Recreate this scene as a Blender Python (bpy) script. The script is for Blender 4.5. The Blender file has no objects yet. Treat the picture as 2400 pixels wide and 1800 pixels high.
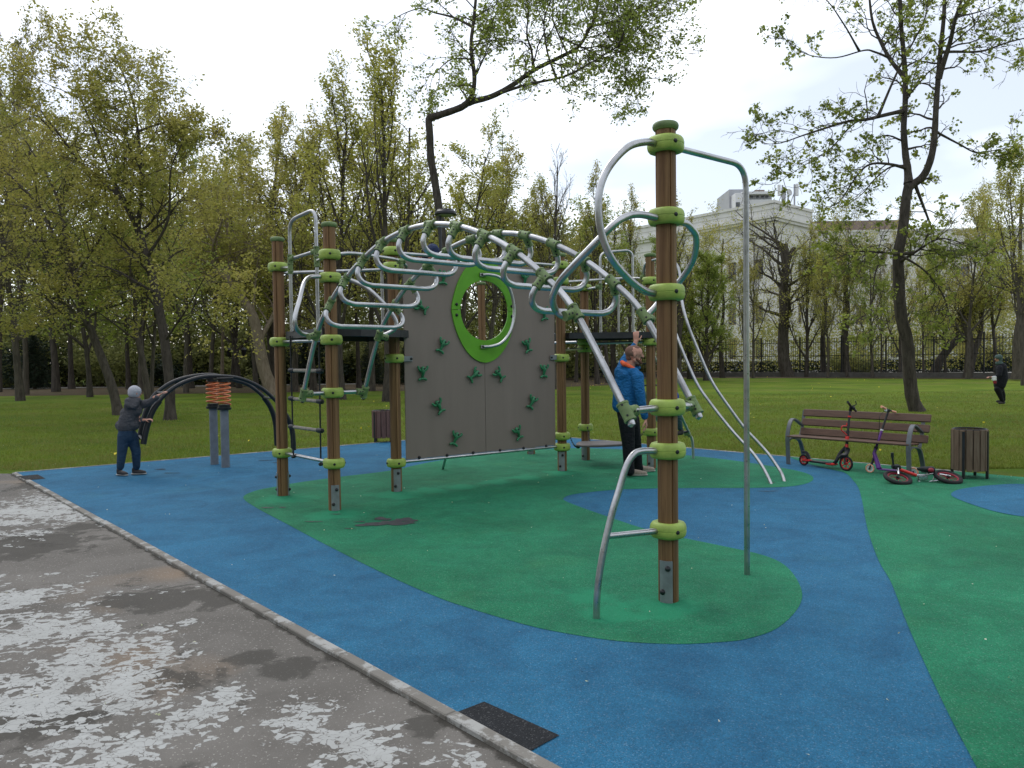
import bpy, bmesh, math, random
import numpy as np
from mathutils import Vector, Matrix, noise
# ---------------------------------------------------------------- camera
F=1800.; H=1.65; PITCH=math.radians(1.91); ROLL=math.radians(-0.76)
sc=bpy.context.scene
COL=sc.collection
cd=bpy.data.cameras.new('camera'); cam=bpy.data.objects.new('camera',cd); COL.objects.link(cam)
cd.sensor_width=36; cd.lens=27.0; cd.clip_start=0.05; cd.clip_end=2000
RM=Matrix.Rotation(math.pi/2-PITCH,4,'X')@Matrix.Rotation(ROLL,4,'Z')
cam.matrix_world=Matrix.Translation((0,0,H))@RM
sc.camera=cam
sc.render.resolution_x=1024; sc.render.resolution_y=768
# ---------------------------------------------------------------- world: bright overcast sky
SUN_EL=math.radians(48); SUN_AZ=math.radians(-35)   # soft brighter side, front left
w=bpy.data.worlds.new('World'); sc.world=w; w.use_nodes=True
nt=w.node_tree; nt.nodes.clear()
def N(t,ty,**k):
    n=t.nodes.new(ty)
    for a,b in k.items(): setattr(n,a,b)
    return n
out=N(nt,'ShaderNodeOutputWorld'); bgs=N(nt,'ShaderNodeBackground'); bgc=N(nt,'ShaderNodeBackground'); add=N(nt,'ShaderNodeAddShader')
sky=N(nt,'ShaderNodeTexSky'); sky.sky_type='NISHITA'; sky.sun_disc=False
sky.sun_elevation=SUN_EL; sky.sun_rotation=SUN_AZ
bgs.inputs[1].default_value=0.05
nt.links.new(sky.outputs[0],bgs.inputs[0])
tc=N(nt,'ShaderNodeTexCoord'); mp=N(nt,'ShaderNodeMapping'); mp.inputs['Scale'].default_value=(1.0,1.0,2.6); mp.inputs['Location'].default_value=(.35,.1,.3)
nz=N(nt,'ShaderNodeTexNoise'); nz.inputs['Scale'].default_value=2.1; nz.inputs['Detail'].default_value=4; nz.inputs['Roughness'].default_value=.5
cr=N(nt,'ShaderNodeValToRGB'); cr.color_ramp.elements[0].position=.44; cr.color_ramp.elements[0].color=(.38,.395,.42,1); cr.color_ramp.elements[1].position=.74; cr.color_ramp.elements[1].color=(.95,.945,.935,1)
nt.links.new(tc.outputs['Generated'],mp.inputs[0]); nt.links.new(mp.outputs[0],nz.inputs['Vector']); nt.links.new(nz.outputs[0],cr.inputs[0])
nt.links.new(cr.outputs[0],bgc.inputs[0]); bgc.inputs[1].default_value=1.22
nt.links.new(bgs.outputs[0],add.inputs[0]); nt.links.new(bgc.outputs[0],add.inputs[1]); nt.links.new(add.outputs[0],out.inputs[0])
# ---------------------------------------------------------------- soft sun behind the clouds
sd=bpy.data.lights.new('sun','SUN'); sun=bpy.data.objects.new('sun',sd); COL.objects.link(sun)
sd.energy=0.6; sd.angle=math.radians(28); sd.color=(1,.97,.92)
sdir=Vector((math.sin(SUN_AZ)*math.cos(SUN_EL),math.cos(SUN_AZ)*math.cos(SUN_EL),math.sin(SUN_EL)))
sun.rotation_euler=sdir.to_track_quat('Z','Y').to_euler()
sc.view_settings.view_transform='Standard'; sc.view_settings.look='None'; sc.view_settings.exposure=0.47; sc.view_settings.gamma=1
try:
    sc.cycles.max_bounces=7; sc.cycles.transparent_max_bounces=8; sc.cycles.caustics_reflective=False; sc.cycles.caustics_refractive=False
except Exception: pass
# ---------------------------------------------------------------- survey helpers: a sighting line of the photo -> a point of the place
R3=RM.to_3x3()
def ray(px,py):
    d=R3@Vector(((px-1200)/F,-(py-900)/F,-1)); return d/d.y
def at(px,py,Y): return Vector((0,0,H))+ray(px,py)*Y
def ground(px,py,z=0.):
    d=ray(px,py); return Vector((0,0,H))+d*((z-H)/d.z)
def onplane(px,py,p,dr):
    d=ray(px,py); nx,ny=-dr[1],dr[0]
    return Vector((0,0,H))+d*((nx*p[0]+ny*p[1])/(nx*d.x+ny*d.y))
# ---------------------------------------------------------------- materials
MAT={}
def srgb(r,g,b):
    f=lambda c:(c/12.92 if c<=.04045 else ((c+.055)/1.055)**2.4)
    return (f(r/255),f(g/255),f(b/255),1)
def mat(name,col,rough=.6,metal=0.,var=.0,vscale=6.,bump=0.,bscale=60.,spec=.4,col2=None,stretch=(1,1,1),detail=4,coords='Object',coat=0.):
    m=bpy.data.materials.new(name); m.use_nodes=True; t=m.node_tree; b=t.nodes['Principled BSDF']
    b.inputs['Base Color'].default_value=tuple(col[:3])+(1,); b.inputs['Roughness'].default_value=rough; b.inputs['Metallic'].default_value=metal
    b.inputs['Specular IOR Level'].default_value=spec
    b.inputs['Coat Weight'].default_value=coat
    tcn=N(t,'ShaderNodeTexCoord'); mpn=N(t,'ShaderNodeMapping'); mpn.inputs['Scale'].default_value=stretch
    t.links.new(tcn.outputs[coords],mpn.inputs[0])
    if var or col2:
        n=N(t,'ShaderNodeTexNoise'); n.inputs['Scale'].default_value=vscale; n.inputs['Detail'].default_value=detail; n.inputs['Roughness'].default_value=.6
        r=N(t,'ShaderNodeValToRGB'); c2=col2 if col2 else tuple(c*(1+var) for c in col[:3]); c1=col if col2 else tuple(c*(1-var) for c in col[:3])
        r.color_ramp.elements[0].position=.32; r.color_ramp.elements[0].color=tuple(c1[:3])+(1,)
        r.color_ramp.elements[1].position=.68; r.color_ramp.elements[1].color=tuple(min(1,c) for c in c2[:3])+(1,)
        t.links.new(mpn.outputs[0],n.inputs['Vector']); t.links.new(n.outputs[0],r.inputs[0]); t.links.new(r.outputs[0],b.inputs['Base Color'])
    if bump:
        n=N(t,'ShaderNodeTexNoise'); n.inputs['Scale'].default_value=bscale; n.inputs['Detail'].default_value=3
        bp=N(t,'ShaderNodeBump'); bp.inputs['Strength'].default_value=bump; bp.inputs['Distance'].default_value=.01
        t.links.new(mpn.outputs[0],n.inputs['Vector']); t.links.new(n.outputs[0],bp.inputs['Height']); t.links.new(bp.outputs[0],b.inputs['Normal'])
    MAT[name]=m; return m
def mixc(t,a,b,fac,bt='MIX'):
    n=N(t,'ShaderNodeMix'); n.data_type='RGBA'; n.blend_type=bt; n.clamp_factor=True
    for s,v in ((0,fac),(6,a),(7,b)):
        if hasattr(v,'is_output'): t.links.new(v,n.inputs[s])
        else: n.inputs[s].default_value=v if s else v
    return n.outputs[2]
def nnoise(t,vec,scale,detail=3,rough=.5,dist=0.):
    n=N(t,'ShaderNodeTexNoise'); n.inputs['Scale'].default_value=scale; n.inputs['Detail'].default_value=detail; n.inputs['Roughness'].default_value=rough; n.inputs['Distortion'].default_value=dist
    t.links.new(vec,n.inputs['Vector']); return n.outputs[0]
def ramp(t,v,stops):
    r=N(t,'ShaderNodeValToRGB'); e=r.color_ramp.elements
    while len(e)<len(stops): e.new(.5)
    for i,(p,c) in enumerate(stops):
        e[i].position=p; e[i].color=(c,c,c,1) if not hasattr(c,'__len__') else tuple(c[:3])+(1,)
    t.links.new(v,r.inputs[0]); return r.outputs[0]
def mth(t,op,a,b=None):
    n=N(t,'ShaderNodeMath'); n.operation=op
    for i,v in enumerate((a,b)):
        if v is None: continue
        if hasattr(v,'is_output'): t.links.new(v,n.inputs[i])
        else: n.inputs[i].default_value=v
    return n.outputs[0]
def base(name,rough=.7,metal=0,spec=.4):
    m=bpy.data.materials.new(name); m.use_nodes=True; t=m.node_tree; b=t.nodes['Principled BSDF']
    b.inputs['Roughness'].default_value=rough; b.inputs['Metallic'].default_value=metal; b.inputs['Specular IOR Level'].default_value=spec
    tcn=N(t,'ShaderNodeTexCoord'); MAT[name]=m
    return m,t,b,tcn.outputs['Object']
def bumpn(t,b,h,strength,dist):
    bp=N(t,'ShaderNodeBump'); bp.inputs['Strength'].default_value=strength; bp.inputs['Distance'].default_value=dist
    t.links.new(h,bp.inputs['Height']); t.links.new(bp.outputs[0],b.inputs['Normal'])
def rubber(name,c_lo,c_hi,patch,spots=()):
    m,t,b,o=base(name,.85,0,.25)
    v=N(t,'ShaderNodeTexVoronoi'); v.inputs['Scale'].default_value=160; t.links.new(o,v.inputs['Vector'])
    g=N(t,'ShaderNodeSeparateColor'); t.links.new(v.outputs['Color'],g.inputs[0])
    big=nnoise(t,o,.55,5,.6); mid=nnoise(t,o,4.,4,.6)
    c=mixc(t,tuple(c_lo)+(1,),tuple(c_hi)+(1,),ramp(t,mth(t,'ADD',mth(t,'MULTIPLY',big,.7),mth(t,'MULTIPLY',mid,.3)),[(.36,0),(.64,1)]))
    c=mixc(t,c,tuple(patch)+(1,),ramp(t,nnoise(t,o,1.3,4,.6,.4),[(.56,0),(.74,.45)]))
    c=mixc(t,c,(1,1,1,1),ramp(t,g.outputs[0],[(0,0),(.85,0),(1,.07)]))
    k=mixc(t,(.72,.72,.72,1),(1.16,1.16,1.16,1),g.outputs[1])
    c=mixc(t,c,mixc(t,(.76,.79,.82,1),(1.10,1.08,1.06,1),ramp(t,nnoise(t,o,1.9,6,.72,.8),[(.34,0),(.6,1)])),1.0,'MULTIPLY')
    c=mixc(t,c,k,1.0,'MULTIPLY')
    c=mixc(t,c,(.004,.006,.008,1),ramp(t,nnoise(t,o,38,2,.6),[(.70,0),(.76,.6)]))
    for sx_,sy_,r_ in spots:
        d=N(t,'ShaderNodeVectorMath'); d.operation='DISTANCE'; t.links.new(o,d.inputs[0]); d.inputs[1].default_value=(sx_,sy_,0)
        q=mth(t,'ADD',mth(t,'SUBTRACT',1.0,mth(t,'DIVIDE',d.outputs['Value'],r_)),mth(t,'MULTIPLY',mth(t,'SUBTRACT',mid,.5),1.2))
        c=mixc(t,c,(.016,.27,.13,1),ramp(t,q,[(.25,0),(.6,.55)]))
    t.links.new(c,b.inputs['Base Color'])
    bumpn(t,b,mth(t,'ADD',mth(t,'MULTIPLY',v.outputs['Distance'],-1.0),mth(t,'MULTIPLY',mid,1.2)),.5,.012)
    return m
rubber('rubber_blue',(.015,.118,.225),(.024,.158,.290),(.030,.160,.235))
rubber('rubber_green',(.009,.150,.068),(.018,.230,.115),(.040,.205,.085),[(ground(x,y).x,ground(x,y).y,r) for x,y,r in ((668,1170,.55),(790,1205,.5),(935,1158,.5),(1010,1150,.35),(1080,1142,.35),(1160,1130,.35),(1240,1120,.35),(1320,1108,.45),(1567,1425,.4),(1440,1440,.3),(1380,1400,.3),(1500,1110,.5))])
rubber('rubber_black',(.012,.014,.016),(.02,.022,.026),(.016,.018,.02))
# old asphalt with flaking white paint
m,t,b,o=base('old_asphalt',.9,0,.25)
c=mixc(t,(.122,.113,.100,1),(.185,.172,.154,1),ramp(t,nnoise(t,o,1.1,6,.65),[(.35,0),(.65,1)]))
c=mixc(t,c,(.26,.19,.13,1),ramp(t,nnoise(t,o,.6,3,.5),[(.58,0),(.7,.7)]))
c=mixc(t,c,(.055,.052,.045,1),ramp(t,nnoise(t,o,.9,6,.7,.3),[(.565,0),(.62,.8)]))
gr=nnoise(t,o,220,2,.7); c=mixc(t,c,mixc(t,(.6,.6,.6,1),(1.4,1.4,1.4,1),gr),1.0,'MULTIPLY')
c=mixc(t,c,(.42,.40,.36,1),ramp(t,nnoise(t,o,62,2,.6),[(.64,0),(.67,.7)]))
dk=None
for px,py,r in ((400,1395,.42),(520,1400,.35),(300,1400,.3),(40,1275,.9),(30,1690,.4),(660,1560,.22),(1000,1690,.16),(600,1530,.2),(470,1300,.25),(200,1230,.3)):
    g_=ground(px,py); d=N(t,'ShaderNodeVectorMath'); d.operation='DISTANCE'; t.links.new(o,d.inputs[0]); d.inputs[1].default_value=(g_.x,g_.y,0)
    q=mth(t,'SUBTRACT',1.0,mth(t,'DIVIDE',d.outputs['Value'],r)); dk=q if dk is None else mth(t,'MAXIMUM',dk,q)
dk=mth(t,'ADD',dk,mth(t,'MULTIPLY',mth(t,'SUBTRACT',nnoise(t,o,3.2,6,.7,.4),.5),2.2))
c=mixc(t,c,(.060,.056,.048,1),ramp(t,dk,[(.26,0),(.42,.75)]))
K1_=ground(35,1108); K2_=ground(1290,1800); kd_=(K2_-K1_).normalized(); kn_=Vector((-kd_.y,kd_.x,0)); kn_=kn_ if kn_.x>0 else -kn_
sb_=N(t,'ShaderNodeVectorMath'); sb_.operation='SUBTRACT'; sb_.inputs[0].default_value=tuple(K1_); t.links.new(o,sb_.inputs[1])
dt_=N(t,'ShaderNodeVectorMath'); dt_.operation='DOT_PRODUCT'; t.links.new(sb_.outputs[0],dt_.inputs[0]); dt_.inputs[1].default_value=tuple(kn_)
c=mixc(t,c,(.035,.032,.026,1),ramp(t,mth(t,'ADD',mth(t,'MULTIPLY',dt_.outputs['Value'],-5.0),nnoise(t,o,5,5,.75)),[(.14,0),(.24,.85)]))
def blobm(x,y,r):
    d=N(t,'ShaderNodeVectorMath'); d.operation='DISTANCE'; t.links.new(o,d.inputs[0]); d.inputs[1].default_value=(x,y,0)
    return mth(t,'SUBTRACT',1.0,mth(t,'DIVIDE',d.outputs['Value'],r))
PAINT=[]
for px,py,r in ((30,1200,1.7),(120,1600,.75),(250,1520,.55),(40,1480,.8),(480,1660,.42),(830,1740,.36),(700,1680,.26),(130,1760,.5),(1090,1770,.2),(330,1640,.4),(40,1400,.5),(-300,1500,1.4),(600,1900,.5)):
    g_=ground(px,py); PAINT.append((g_.x,g_.y,r))
acc=None
for x,y,r in PAINT:
    q=blobm(x,y,r); acc=q if acc is None else mth(t,'MAXIMUM',acc,q)
cells=N(t,'ShaderNodeTexVoronoi'); cells.inputs['Scale'].default_value=24; cells.feature='F1'
edge=N(t,'ShaderNodeTexVoronoi'); edge.inputs['Scale'].default_value=24; edge.feature='DISTANCE_TO_EDGE'
wn=N(t,'ShaderNodeTexNoise'); wn.inputs['Scale'].default_value=9; wn.inputs['Detail'].default_value=4; t.links.new(o,wn.inputs['Vector'])
wv=N(t,'ShaderNodeVectorMath'); wv.operation='MULTIPLY_ADD'; t.links.new(wn.outputs['Color'],wv.inputs[0]); wv.inputs[1].default_value=(.16,.16,0); t.links.new(o,wv.inputs[2])
mpf=N(t,'ShaderNodeMapping'); mpf.inputs['Scale'].default_value=(.8,1.15,1); t.links.new(wv.outputs[0],mpf.inputs[0])
t.links.new(mpf.outputs[0],cells.inputs['Vector']); t.links.new(mpf.outputs[0],edge.inputs['Vector'])
sep=N(t,'ShaderNodeSeparateColor'); t.links.new(cells.outputs['Color'],sep.inputs[0])
cov=mth(t,'ADD',mth(t,'MULTIPLY',acc,1.15),mth(t,'MULTIPLY',mth(t,'SUBTRACT',nnoise(t,o,2.6,5,.65),.5),3.4))   # how much paint is left here
keep=mth(t,'SUBTRACT',cov,mth(t,'MULTIPLY',sep.outputs[0],.9))
fl=mth(t,'MULTIPLY',ramp(t,keep,[(.10,0),(.16,1)]),ramp(t,mth(t,'ADD',edge.outputs['Distance'],mth(t,'MULTIPLY',cov,.05)),[(.055,0),(.075,1)]))
fl=mth(t,'MULTIPLY',fl,ramp(t,nnoise(t,o,34,4,.7),[(.33,0),(.40,1)]))
pc=mixc(t,(.34,.34,.32,1),(.50,.51,.495,1),nnoise(t,o,5,5,.6))
c=mixc(t,c,pc,fl); t.links.new(c,b.inputs['Base Color'])
bumpn(t,b,mth(t,'ADD',gr,mth(t,'MULTIPLY',fl,.6)),.6,.006)
# kerb
m,t,b,o=base('kerb_stone',.9,0,.25)
c=mixc(t,(.16,.15,.13,1),(.25,.235,.21,1),nnoise(t,o,3,5,.6))
c=mixc(t,c,(.40,.40,.38,1),ramp(t,nnoise(t,o,4,6,.75),[(.50,0),(.56,.85)]))
c=mixc(t,c,(.05,.05,.045,1),ramp(t,nnoise(t,o,9,5,.7),[(.62,0),(.70,.8)]))
t.links.new(c,b.inputs['Base Color']); bumpn(t,b,nnoise(t,o,90,3,.6),.5,.01)
# lawn
m,t,b,o=base('lawn_grass',.95,0,.15)
c=mixc(t,(.100,.175,.014,1),(.175,.245,.024,1),ramp(t,nnoise(t,o,.35,5,.6),[(.38,0),(.62,1)]))
c=mixc(t,c,(.22,.20,.06,1),ramp(t,nnoise(t,o,.30,6,.75,.5),[(.50,0),(.66,.6)]))
c=mixc(t,c,(.05,.10,.008,1),ramp(t,nnoise(t,o,.17,4,.6,.3),[(.52,0),(.66,.5)]))
c=mixc(t,c,mixc(t,(.5,.5,.5,1),(1.5,1.5,1.4,1),nnoise(t,o,26,4,.75)),1.0,'MULTIPLY')
t.links.new(c,b.inputs['Base Color']); bumpn(t,b,nnoise(t,o,60,4,.8),1.0,.05)
m,t,b,o=base('bare_earth',.95,0,.15)
c=mixc(t,(.075,.055,.035,1),(.12,.09,.055,1),nnoise(t,o,.8,6,.7)); c=mixc(t,c,(.06,.09,.02,1),ramp(t,nnoise(t,o,.5,4,.6),[(.55,0),(.7,.7)]))
t.links.new(c,b.inputs['Base Color']); bumpn(t,b,nnoise(t,o,30,4,.8),.8,.05)
mat('path_grit',(.42,.41,.38),.9,var=.15,vscale=2)
mat('stain_dark',(.045,.047,.048),.75,var=.3,vscale=20,bump=.3,bscale=120)
mat('stain_hole',(.012,.016,.02),.9,var=.4,vscale=30)
# wood of the posts
m,t,b,o=base('post_wood',.62,0,.3)
ms=N(t,'ShaderNodeMapping'); ms.inputs['Scale'].default_value=(26,26,.9); t.links.new(o,ms.inputs[0])
c=mixc(t,(.115,.060,.026,1),(.250,.142,.062,1),ramp(t,nnoise(t,ms.outputs[0],1,6,.65,.6),[(.33,0),(.66,1)]))
ms2=N(t,'ShaderNodeMapping'); ms2.inputs['Scale'].default_value=(9,9,.5); t.links.new(o,ms2.inputs[0])
c=mixc(t,c,(.045,.022,.012,1),ramp(t,nnoise(t,ms2.outputs[0],1,5,.7,.3),[(.57,0),(.68,.65)]))
t.links.new(c,b.inputs['Base Color']); bumpn(t,b,nnoise(t,ms.outputs[0],2,4,.7),.35,.004)
mat('groove_dark',(.02,.012,.008),.9)
m,t,b,o=base('steel_tube',.30,1,.5)
ms=N(t,'ShaderNodeMapping'); ms.inputs['Scale'].default_value=(60,60,60); t.links.new(o,ms.inputs[0])
t.links.new(mixc(t,(.36,.365,.37,1),(.56,.565,.57,1),ramp(t,nnoise(t,o,5,5,.7),[(.35,0),(.65,1)])),b.inputs['Base Color'])
t.links.new(ramp(t,nnoise(t,o,11,5,.7),[(.3,.24),(.75,.42)]),b.inputs['Roughness'])
bumpn(t,b,nnoise(t,ms.outputs[0],3,3,.6),.06,.002)
mat('clamp_green',(.31,.42,.08),.48,var=.22,vscale=9,bump=.08,bscale=40)
mat('joint_green',(.155,.225,.085),.55,var=.2,vscale=14,bump=.08,bscale=50)
mat('cap_green',(.135,.20,.075),.55,var=.2,vscale=14)
mat('black_plastic',(.012,.014,.016),.42,var=.3,vscale=10)
mat('black_steel',(.018,.020,.023),.38,var=.3,vscale=8,bump=.05)
mat('deck_black',(.022,.024,.026),.5,var=.3,vscale=10)
m,t,b,o=base('wall_board',.55,0,.35)
ms=N(t,'ShaderNodeMapping'); ms.inputs['Scale'].default_value=(3,3,.35); t.links.new(o,ms.inputs[0])
c=mixc(t,(.195,.155,.132,1),(.245,.200,.172,1),nnoise(t,ms.outputs[0],2,6,.65))
c=mixc(t,c,(.24,.22,.20,1),ramp(t,nnoise(t,o,11,6,.8,1.5),[(.66,0),(.72,.35)]))
t.links.new(c,b.inputs['Base Color'])
mat('porthole_green',(.115,.35,.018),.42,var=.1,vscale=5)
mat('hold_green',(.035,.19,.085),.42,var=.25,vscale=20)
mat('zinc_plate',(.23,.25,.26),.5,metal=.35,var=.15,vscale=12)
mat('spring_orange',(.66,.19,.07),.4,var=.15,vscale=12)
mat('post_grey',(.17,.19,.215),.5,var=.18,vscale=7)
mat('rung_grey',(.26,.24,.20),.75,var=.25,vscale=30,bump=.2)
mat('seat_grey',(.13,.115,.11),.55,var=.15,vscale=6)
mat('slat_brown',(.115,.064,.042),.55,var=.18,vscale=6,stretch=(1,6,6))
mat('bench_iron',(.14,.15,.16),.5,metal=.2,var=.12,vscale=12)
mat('bin_wood_grey',(.19,.14,.095),.8,col2=(.11,.066,.042),vscale=5,stretch=(6,6,.6),bump=.3)
mat('bin_wood_red',(.11,.055,.045),.8,col2=(.17,.10,.085),vscale=6,stretch=(6,6,.6),bump=.3)
mat('tyre_black',(.014,.014,.015),.75,bump=.3,bscale=200)
mat('red_paint',(.62,.030,.025),.32); mat('purple_paint',(.12,.03,.22),.35); mat('pink_grip',(.75,.38,.32),.6)
mat('white_part',(.72,.72,.72),.4); mat('silver',(.6,.6,.62),.25,metal=1); mat('dark_red',(.25,.015,.03),.4)
mat('peach',(.8,.36,.22),.45); mat('black_cable',(.01,.01,.01),.5)
# people
mat('skin',(.50,.25,.18),.55,var=.1,vscale=30); mat('hair_short',(.17,.095,.07),.9); mat('beard',(.13,.055,.035),.9)
def cloth(name,col,fold=.5,sc_=11,var=.15):
    m,t,b,o=base(name,.75,0,.25)
    ms=N(t,'ShaderNodeMapping'); ms.inputs['Scale'].default_value=(1,1,1.9); ms.inputs['Rotation'].default_value=(.3,.5,.2); t.links.new(o,ms.inputs[0])
    n=nnoise(t,ms.outputs[0],sc_,3,.5,1.6)
    t.links.new(mixc(t,tuple(x*(1-var) for x in col)+(1,),tuple(x*(1+var) for x in col)+(1,),nnoise(t,o,7,4,.6)),b.inputs['Base Color'])
    bumpn(t,b,n,fold,.06); return m
cloth('jacket_blue',(.012,.13,.33),.8); cloth('lining_orange',(.75,.13,.05),.3); cloth('trousers_black',(.006,.007,.010),.5)
cloth('jacket_grey',(.075,.077,.086),.7,14); cloth('jeans',(.022,.050,.092),.5,12,.5); cloth('hat_grey',(.42,.43,.47),.4,30)
cloth('jacket_navy',(.012,.017,.035),.6); cloth('scarf_green',(.075,.12,.11),.5,18); cloth('jacket_royal',(.01,.06,.42),.7); cloth('trousers_teal',(.03,.075,.085),.6); cloth('coat_black',(.008,.009,.014),.6); cloth('cap_navy',(.02,.035,.09),.4)
mat('shoe_beige',(.30,.25,.20),.75,var=.25,vscale=40); mat('shoe_dark',(.04,.035,.035),.7,var=.3,vscale=40); mat('sole',(.42,.40,.37),.6)
# building
m,t,b,o=base('stucco',.85,0,.2)
ms=N(t,'ShaderNodeMapping'); ms.inputs['Scale'].default_value=(.7,.7,.25); t.links.new(o,ms.inputs[0])
c=mixc(t,(.52,.51,.48,1),(.68,.67,.65,1),nnoise(t,ms.outputs[0],1,6,.65))
c=mixc(t,c,(.28,.245,.20,1),ramp(t,nnoise(t,o,1.2,6,.75),[(.60,0),(.68,.6)]))
t.links.new(c,b.inputs['Base Color'])
mat('roof_metal',(.22,.165,.135),.7,var=.2,vscale=1); mat('glass_dark',(.05,.055,.06),.15,spec=.6); mat('window_brown',(.12,.08,.055),.6)
mat('annex_grey',(.34,.35,.37),.7,var=.06,vscale=1); mat('annex_pale',(.62,.63,.64),.7); mat('mast',(.30,.31,.33),.5)
mat('fence_iron',(.012,.012,.013),.5,var=.2); mat('plinth',(.10,.095,.085),.9,var=.2,vscale=3)
# trees
def bark(name,c1,c2):
    m,t,b,o=base(name,.95,0,.15)
    ms=N(t,'ShaderNodeMapping'); ms.inputs['Scale'].default_value=(9,9,2.2); t.links.new(o,ms.inputs[0])
    n=nnoise(t,ms.outputs[0],1.2,6,.7,.5)
    t.links.new(mixc(t,c1+(1,),c2+(1,),ramp(t,n,[(.35,0),(.65,1)])),b.inputs['Base Color']); bumpn(t,b,n,.9,.04)
bark('bark_dark',(.042,.036,.031),(.100,.086,.072)); bark('bark_pale',(.16,.125,.090),(.27,.22,.165)); bark('bark_grey',(.055,.048,.040),(.125,.108,.088)); bark('bark_fir',(.03,.024,.018),(.06,.05,.035))
def leafm(name,c1,c2,c3,tr=.45):
    m=bpy.data.materials.new(name); m.use_nodes=True; t=m.node_tree; b=t.nodes['Principled BSDF']; MAT[name]=m
    b.inputs['Roughness'].default_value=.6; b.inputs['Specular IOR Level'].default_value=.25
    g=N(t,'ShaderNodeNewGeometry'); oi=N(t,'ShaderNodeObjectInfo'); tcn=N(t,'ShaderNodeTexCoord')
    c=mixc(t,c1+(1,),c2+(1,),g.outputs['Random Per Island'])
    c=mixc(t,c,c3+(1,),ramp(t,nnoise(t,tcn.outputs['Object'],.75,3,.6),[(.42,0),(.62,.85)]))
    t.links.new(c,b.inputs['Base Color'])
    tl=N(t,'ShaderNodeBsdfTranslucent'); t.links.new(c,tl.inputs[0]); mx=N(t,'ShaderNodeMixShader'); mx.inputs[0].default_value=tr
    o_=t.nodes['Material Output']; t.links.new(b.outputs[0],mx.inputs[1]); t.links.new(tl.outputs[0],mx.inputs[2]); t.links.new(mx.outputs[0],o_.inputs[0])
leafm('leaf_olive',(.38,.35,.075),(.54,.48,.14),(.29,.31,.07))
leafm('leaf_green',(.29,.36,.06),(.43,.47,.11),(.22,.29,.06))
leafm('leaf_yellow',(.42,.41,.07),(.56,.52,.14),(.31,.33,.07))
leafm('leaf_rust',(.29,.24,.09),(.36,.31,.13),(.23,.24,.07))
leafm('leaf_maple',(.27,.33,.05),(.42,.45,.09),(.18,.23,.06))
leafm('leaf_dark',(.014,.028,.014),(.030,.050,.022),(.012,.022,.012),.1)
leafm('leaf_under',(.23,.26,.08),(.36,.36,.12),(.16,.18,.065),.45)
leafm('grass_blade',(.14,.215,.022),(.26,.31,.05),(.23,.23,.06),.35)
mat('dandelion',(.75,.62,.05),.7)
leafm('petal',(.6,.6,.5),(.75,.7,.55),(.5,.55,.3),.2)
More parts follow.
